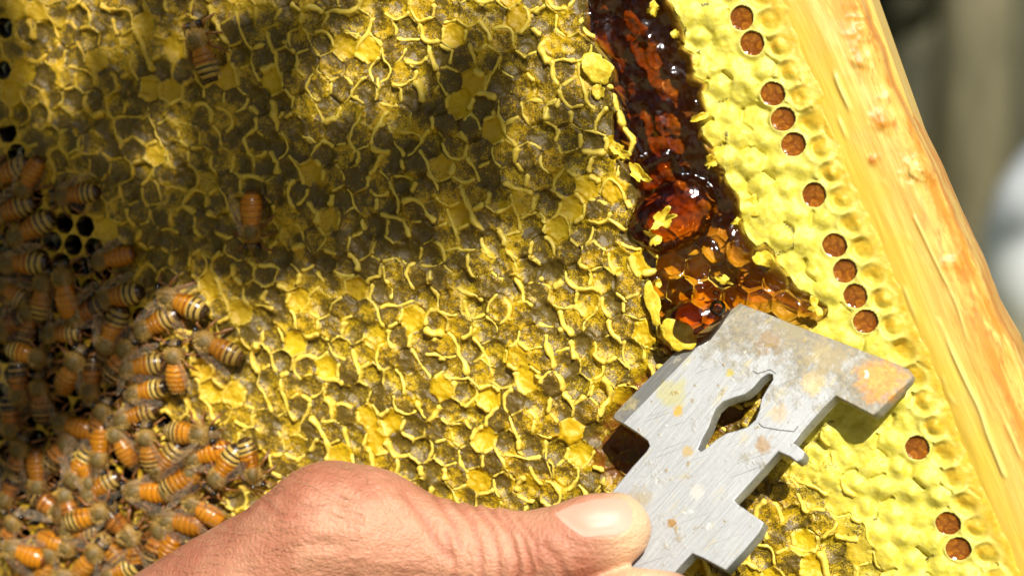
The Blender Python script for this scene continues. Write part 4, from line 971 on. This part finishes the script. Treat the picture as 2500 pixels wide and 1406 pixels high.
BEES = [  # cx, cy, head direction dx, dy, kind, wings ('w' folded, 'v' spread, '' hidden), label, extra height, scale
 (490,118,-.25,-1,1,'w','lone bee high on the comb near the top edge, head up, wings folded'),
 (614,548,.02,1,2,'','lone orange bee head down on the dark comb right of the cluster'),
 (66,448,-.5,1,2,'w','orange bee just below the four dark cells at the left edge, head down left'),
 (172,476,-1,.12,1,'','bee directly above the group of open black cells, striped tail to the right'),
 (60,568,-.85,.5,1,'','bee just left of the open black cells, glossy black tail touching them'),
 (42,641,-1,-.04,1,'w','bee lying level at the left edge under the bee beside the black cells'),
 (262,634,-1,.25,2,'','orange bee under the rightmost open black cell, head to the left'),
 (158,700,-.15,-1,2,'w','bee head up below the black cells with a pale wing across its back'),
 (104,712,.15,-1,1,'w','bee head up squeezed left of the winged bee below the black cells'),
 (275,725,-1,.18,1,'','striped bee below the orange bee that lies under the rightmost black cell'),
 (432,735,-1,-.42,1,'v','bee with a shiny spread wing at the upper right edge of the cluster'),
 (368,798,-.75,.42,1,'','striped bee with a glossy black tail below the bee with the shiny wing'),
 (520,842,-.85,-.48,1,'','outermost bee on the right of the cluster, banded tail on the yellow caps'),
 (427,888,-.03,-1,2,'w','pale furry bee head up between the outermost bee and the stacked banded bees'),
 (140,815,-1,.05,1,'','bee lying level in deep shade with four thin bands, left of the empty dark cell'),
 (268,824,-.35,1,1,'','banded bee head down in shade between the level bee and the black-tailed bee'),
 (332,896,-1,.18,1,'','upper of two banded bees lying side by side left of the pale furry bee'),
 (345,957,-1,.22,1,'','lower of two banded bees lying side by side left of the pale furry bee'),
 (18,706,-.6,-.4,1,'w','bee half out of the left edge in shade, with a wing over its bands'),
 (22,795,-.9,.5,3,'','dark bee in deep shade at the left edge below the half-hidden winged bee'),
 (78,868,.9,.25,1,'','bee with pale bands lying level in shade under the level bee with thin bands'),
 (176,898,.45,-.9,2,'v','orange bee with a large matt wing spread to the left in the shaded middle'),
 (222,936,.05,1,3,'','brown bee head down in shade with a black tail pointing up'),
 (98,965,-.05,-1,3,'w','dark brown bee head up with a violet-grey wing in the shaded middle'),
 (48,948,.1,1,3,'w','dark bee head down beside the brown bee with the violet-grey wing'),
 (245,1020,.35,-.9,3,'','olive-coloured furry bee pressed against the bright orange bee head'),
 (292,1076,-.5,-.95,2,'','bright orange sunlit bee slanting, its head under the lower banded bee'),
 (243,1100,0,1,2,'','bee head down left of the bright slanting bee, black tail with a highlight'),
 (361,1085,-.08,-1,1,'w','sunlit orange bee standing upright in the middle of the lower cluster'),
 (318,1018,-1,.3,1,'','bee mostly hidden under the lower banded bee, only its black tail showing'),
 (472,1058,1,.02,1,'v','bee heading right out of the cluster, shiny spots on its back'),
 (490,1112,-1,.25,2,'','glossy all-orange bee just below the bee walking right'),
 (540,1152,-.55,.85,1,'','boldly banded bee slanting down left below the glossy all-orange bee'),
 (615,1138,.3,1,1,'','rightmost lower bee, banded tail up and head against the hand'),
 (398,1138,-.6,.8,1,'','banded bee wedged right of the upright sunlit bee'),
 (425,1186,-.8,.6,2,'','small brown-orange bee under the wedged banded bee'),
 (350,1198,-1,-.05,2,'','orange bee with pale shoulders right of the hidden dark hole'),
 (232,1198,-.8,.55,1,'','banded bee with a dark shiny tail left of the dark hole'),
 (92,1168,.05,1,2,'','long orange bee head down near the left edge with pale yellow shoulders'),
 (190,1150,-.55,1,1,'w','bee with folded pinkish wings beside the long orange bee'),
 (228,1256,1,-.3,1,'w','pale washed-out bee lying level, head to the right, bright spots on its wings'),
 (185,1294,-1,-.05,1,'w','bee lying level under the pale washed-out bee, head to the left'),
 (485,1238,-.8,-.6,2,'w','bee at the hand edge with fine wrist hairs over its wings'),
 (430,1272,-1,-.2,2,'','golden bee tucked against the hand with its furry collar to the left'),
 (326,1335,-.05,-1,2,'v','bee head up near the bottom with half-open wings beside the hand'),
 (388,1312,.3,-1,3,'','fuzzy grey-brown bee between the half-open winged bee and the hand'),
 (48,1345,-.9,-.35,2,'w','large blurred golden bee in the bottom left corner'),
 (118,1368,.35,-1,2,'v','blurred bee with a white sparkle on its wing at the bottom edge'),
 (222,1362,.7,-.9,2,'v','bee with blown-out bright wings at the bottom edge'),
 (285,1398,-.7,.3,1,'','bee cut by the bottom edge right of the one with bright wings'),
 (28,1288,.5,-1,3,'','dim furry bee at the left edge above the large golden bee'),
 (46,1112,.35,-1,3,'w','dark bee with pinkish wings at the left, above the long orange bee'),
 (22,1205,-.3,1,3,'w','dark bee with a grey sparkle at the left edge, beside the long orange bee'),
 (155,1092,.6,-.7,3,'','dark banded bee between the pinkish-winged bee and the olive bee'),
 (168,1035,-.9,-.3,2,'','tan furry bee below the two dark open cells of the middle'),
 (28,1030,.1,1,3,'w','dark bee at the left edge in the darkest shade of the cluster'),
 (12,520,-.9,.4,1,'','bee cut by the left edge just above the level bee'),
 (6,430,-.8,.4,1,'','topmost bee at the left edge, only its striped black tail in view'),
 (130,1240,.8,.5,3,'','small dark bee peering out right of the long orange bee'),
 (165,1225,-.3,-1,3,'','dark bee behind the pale washed-out bee'),
 (300,1290,.6,.6,3,'','brown bee in the gap right of the level bee near the bottom'),
 (400,1362,-.5,.9,2,'w','golden bee at the bottom partly covered by the hand'),
 (205,765,-.8,.4,3,'w','dark winged bee beneath the two winged bees, beside an empty cell'),
 (70,780,.2,-1,3,'','dark bee at the left in deep shade, above the level banded bee'),
 (300,870,.5,-.8,3,'','dark bee filling the gap below the black-tailed bee'),
 (215,1160,.4,1,1,'','banded bee under the black-tailed bee left of the dark hole'),
 (450,1165,.8,-.5,1,'w','bee squeezed between the all-orange bee and the boldly banded one'),
 (150,1330,.9,.3,2,'','golden bee between the white-sparkle bee and the level bee near the bottom'),
 (265,1335,-.6,-.8,1,'w','banded bee right of the bright-winged bee at the bottom'),
 (170,1420,-.8,-.5,1,'w','bee cut by the bottom edge below the one with the white sparkle'),
 (70,1425,.9,-.2,1,'','bee cut by the bottom edge under the large golden bee'),
]
OV_UP = {13:.22, 17:.10, 30:.12, 28:.15, 40:.18, 21:.12, 7:.12, 32:.12, 46:.15, 48:.2, 23:.1, 42:.05, 33:.0}
for k, B in enumerate(BEES):  # heads and tails as in the photograph
    cx, cy, dx, dy, kind, wg, lab = B[:7]
    up_ = OV_UP.get(k, .0)+.04
    if 0 < k and k > 2 and inpoly(cx, cy, DARK_POLY): up_ += .0
    c = Vector(P(cx, cy, .2+up_)); e = Vector(P(cx+dx*20, cy+dy*20, .2+up_))
    f = (e-c).normalized(); up = Vector((0,-1,0)); rr = random.Random(k*13+5)
    up = (up+Vector((rr.gauss(0,.16), 0, rr.gauss(0,.16)))).normalized(); f = (f+up*rr.gauss(.0,.08)).normalized()
    s = up.cross(f).normalized(); up = f.cross(s)
    sc = rr.uniform(.90, 1.10)*1.16
    o = empty('honey_bee', (0,0,0), lab, 'bee', 'worker bees on the comb')
    loc = c-up*.2*sc+f*.08*sc
    o.matrix_world = Matrix(((f.x*sc,s.x*sc,up.x*sc,loc.x),(f.y*sc,s.y*sc,up.y*sc,loc.y),(f.z*sc,s.z*sc,up.z*sc,loc.z),(0,0,0,1)))
    mm = MATS[kind]
    def part(nm, key_, m_, par=o):
        me_ = BD[key_]; q = bpy.data.objects.new(nm, me_); C.objects.link(q); q.parent = par
        if len(me_.materials) == 0: me_.materials.append(m_)
        q.material_slots[0].link = 'OBJECT'; q.material_slots[0].material = m_; return q
    ab_ = part('abdomen', 'abdomen', mm); part('fringe', 'fringe', M_FUR, ab_)['kind'] = 'stuff'; th = part('thorax', 'thorax', M_THX); part('fur', 'fur', M_FUR, th)['kind'] = 'stuff'; hd_ = part('head', 'head', M_BHD)
    for sg in (1, -1):
        part('eye', 'eye%d' % sg, M_EYE, hd_); part('antenna', 'ant%d' % sg, M_LEG, hd_)
        for q in range(3): part('leg', 'leg%d%d' % (sg, q), M_LEG)
        part('wing', 'wing%s%d' % ('v' if wg == 'v' else 'w', sg), M_WNG) if (wg or rr.random() < .5) else None

# ------------------------------------------------------------------ background, far out of focus
def at(px, py, dist):                           # point along a photo ray, dist cm from the camera
    d = Vector(ray(px, py)).normalized(); return Vector(CAM)+d*dist
GZ = -110.0
m_g, n_, b_ = mat('meadow_grass'); n_.links.new(ramp(n_, noise(n_, .012, 5, .6, coords(n_)), [(.3, (.16,.17,.05)), (.7, (.42,.38,.16))]), b_.inputs['Base Color']); b_.inputs['Roughness'].default_value = .9
bm = bmesh.new(); bmesh.ops.create_grid(bm, x_segments=2, y_segments=2, size=60000); g = link_mesh('ground', bm_mesh('ground', bm), m_g, loc=(0,0,GZ)); tag(g, kind='structure')
def bark(name, c1, c2):
    m, n, b = mat(name); n.links.new(ramp(n, noise(n, .05, 6, .65, mapping(n, coords(n), scale=(3,3,.6))), [(.3, c1), (.7, c2)]), b.inputs['Base Color']); b.inputs['Roughness'].default_value = .9; return m
MB1 = bark('pale_bark', (.07,.062,.032), (.17,.15,.085)); MB2 = bark('dark_bark', (.035,.035,.02), (.08,.075,.04))
M_LF, n_, b_ = mat('leaf'); n_.links.new(ramp(n_, noise(n_, .06, 4, .6, coords(n_)), [(.3, (.025,.045,.012)), (.7, (.075,.10,.03))]), b_.inputs['Base Color']); b_.inputs['Roughness'].default_value = .6
M_LF2, n_, b_ = mat('dry_leaf'); n_.links.new(ramp(n_, noise(n_, .03, 4, .6, coords(n_)), [(.3, (.045,.045,.02)), (.7, (.12,.11,.055))]), b_.inputs['Base Color']); b_.inputs['Roughness'].default_value = .8
def leaves(name, pts, size, m, parent=None):
    n = len(pts); pts = np.asarray(pts); d = rng.normal(size=(n,3)); d /= np.linalg.norm(d, axis=1, keepdims=True); e = np.cross(d, rng.normal(size=(n,3))); e /= np.linalg.norm(e, axis=1, keepdims=True)
    s = size*rng.uniform(.7, 1.3, (n,1)); nn = np.cross(d, e)*.12
    V_ = np.stack([pts-d*s, pts+e*s*.42+nn*s, pts+d*s, pts-e*s*.42+nn*s], 1).reshape(-1, 3); F_ = np.arange(4*n).reshape(-1, 4)
    return link_mesh(name, np_mesh(name, V_, F_, False), m, parent)
def trunk_tree(px, dist, r, m, lab, crown=True, lm=M_LF):
    b = at(px, 700, dist); root = empty('tree', (b.x, b.y, GZ), lab, 'tree', 'trees far behind the frame'); bm = bmesh.new()
    tube(bm, [(0,0,0),(r*.3,0,150),(-r*.2,r*.2,320),(r*.5,0,560)], [r*1.35,r,r*.85,r*.5], 14)
    for k in range(5):
        a = k*1.3; z = 260+k*55; tube(bm, [(0,0,z),(math.cos(a)*60,math.sin(a)*60,z+60),(math.cos(a)*130,math.sin(a)*130,z+100)], [r*.4,r*.25,r*.1], 8)
    link_mesh('trunk', bm_mesh('trunk', bm), m, root)
    cen = rng.normal(size=(26,3))*np.array([110,110,70])+np.array([0,0,480]); pts = (cen[rng.integers(0,26,2600)]+rng.normal(size=(2600,3))*38)
    leaves('crown', pts, 12, lm, root)
trunk_tree(2345, 620, 13, MB1, 'pale trunk blurred behind the upper right of the frame')
trunk_tree(2215, 760, 14, MB2, 'dark trunk blurred next to the edge of the wooden bar')
trunk_tree(2462, 700, 10, MB2, 'thin dark trunk blurred near the top right corner')
hp_ = []
for k in range(9000):
    px = rng.uniform(-700, 3300); dd = rng.uniform(900, 1150); b = at(px, 700, dd); hp_.append((b.x, b.y, GZ+rng.uniform(0, 560)*(.75+.25*math.sin(px*.01))))
hedge = leaves('shrubbery', hp_, 26, M_LF2); tag(hedge, kind='stuff', label='olive brown woodland undergrowth far out of focus', cat='shrubs')
hp_ = [];
for k in range(1500):
    b = at(rng.normal(2600, 90), 700, rng.uniform(760, 860)); hp_.append((b.x, b.y, GZ+rng.uniform(60, 300)))
hedge2 = leaves('shrub', hp_, 16, M_LF); tag(hedge2, label='green blurred shrub at the right edge above the white drum', cat='shrub')
wall_m = MB2
# white hive box standing on the grass
wc = at(2668, 560, 230); root = empty('white_drum', (wc.x, wc.y, GZ), 'white rounded drum blurred at the right edge behind the wooden bar', 'drum')
m_w = simple('white_paint', (.78,.81,.82), .5)[0]
def box(name, x0, x1, y0, y1, z0, z1, m, par, bev=.6):
    bm = bmesh.new(); bmesh.ops.create_cube(bm, size=1)
    for v in bm.verts: v.co = Vector(((x0+x1)/2+v.co.x*(x1-x0), (y0+y1)/2+v.co.y*(y1-y0), (z0+z1)/2+v.co.z*(z1-z0)))
    bmesh.ops.bevel(bm, geom=bm.edges[:], offset=bev, segments=3, affect='EDGES'); return link_mesh(name, bm_mesh(name, bm, False), m, par)
zb = wc.z-15-GZ
bm = bmesh.new(); lathe(bm, [(0,11),(3,13.5),(9,14.5),(15,14),(21,12),(26,8.5),(29,4),(30,1)], 28)
bmesh.ops.rotate(bm, verts=bm.verts, matrix=Matrix.Rotation(R(-90), 3, 'Y')); bmesh.ops.translate(bm, verts=bm.verts, vec=(0,0,zb)); bmesh.ops.recalc_face_normals(bm, faces=bm.faces)
link_mesh('drum_body', bm_mesh('drum_body', bm), m_w, root)
box('stand', -14, 14, -14, 14, 0, zb-.3, bark('stand_wood', (.4,.34,.14), (.6,.5,.25)), root)

# ------------------------------------------------------------------ tree overhead that throws the dappled shade
shade = empty('shade_tree', (0,0,0), 'leafy tree outside the picture that shades the left of the comb', 'tree')
SV = np.array(SUN)
def dens(px, py):                               # how much of the comb is shaded, drawn as soft ellipses in comb space
    d = 0
    for x, y, rx, ry, w in ((110,720,260,230,.95),(10,900,200,230,.92),(400,450,320,240,.60),(60,200,330,290,.66),(900,390,300,150,.52),(1240,330,200,160,.5),(640,610,260,120,.6),(430,60,300,150,.52)):
        d = max(d, w*math.exp(-((px-x)/rx)**2*.9-((py-y)/ry)**2*.9))
    for x, y, r in ((235,300,75),(215,150,40),(470,1100,260),(120,1360,260),(350,1300,220)):
        d *= 1-.95*math.exp(-((px-x)**2+(py-y)**2)/r**2)
    pa = float(fbm(np.array(px/170.), np.array(py/170.), 170, 2)); return min(1, d*(1.0+.9*pa)) if d < .93 else d
pts1, pts2 = [], []
for k in range(9000):
    px, py = rng.uniform(-500, 1900), rng.uniform(-500, 1500); w = dens(px, py)
    if rng.uniform() < (.85 if w > .86 else w*w*.42):
        p = np.array(P(px, py)); (pts1 if rng.uniform() < .55 else pts2).append(p+SV*(105+rng.uniform(-25,25)))
leaves('leaf_cluster', pts1, 1.5, M_LF, shade); leaves('leaf_cluster', pts2, 2.3, M_LF, shade)
pts3 = []
SX = SV
while len(pts3) < 5200:                          # unseen leaves added to cut skylight, kept clear of sunlight reaching the comb
    d = rng.normal(size=3); d /= np.linalg.norm(d)
    if d[1] > -.05 or d[2] < -.12: continue
    if d@SX > .955 or (fbm(np.array(d[0]*4+9), np.array(d[2]*4), 160, 3) > .12): continue
    pts3.append(d*rng.uniform(190, 360))
leaves('leaf_cluster', pts3, 12, M_LF, shade)
bm = bmesh.new(); far = Vector(P(200,600))+SUN*170; tr0 = Vector((far.x-260, far.y-120, GZ))
tube(bm, [tr0, tr0+Vector((10,10,140)), tr0+Vector((30,20,300)), tr0+Vector((90,60,420))], [16,13,10,6], 12)
tube(bm, [tr0+Vector((12,10,190)), tr0+Vector((110,60,far.z-GZ+14)), Vector((far.x-14,far.y-8,far.z+7)), far+Vector((2,0,1))], [6,3.2,1.0,.25], 8)
link_mesh('trunk', bm_mesh('trunk', bm), MB2, shade)
print('tris', sum(len(o.data.polygons)*2 for o in bpy.data.objects if o.type == 'MESH' and o.data.users == 1), 'objects', len(bpy.data.objects), 'ridges', len(chains), 'caps', len(single))
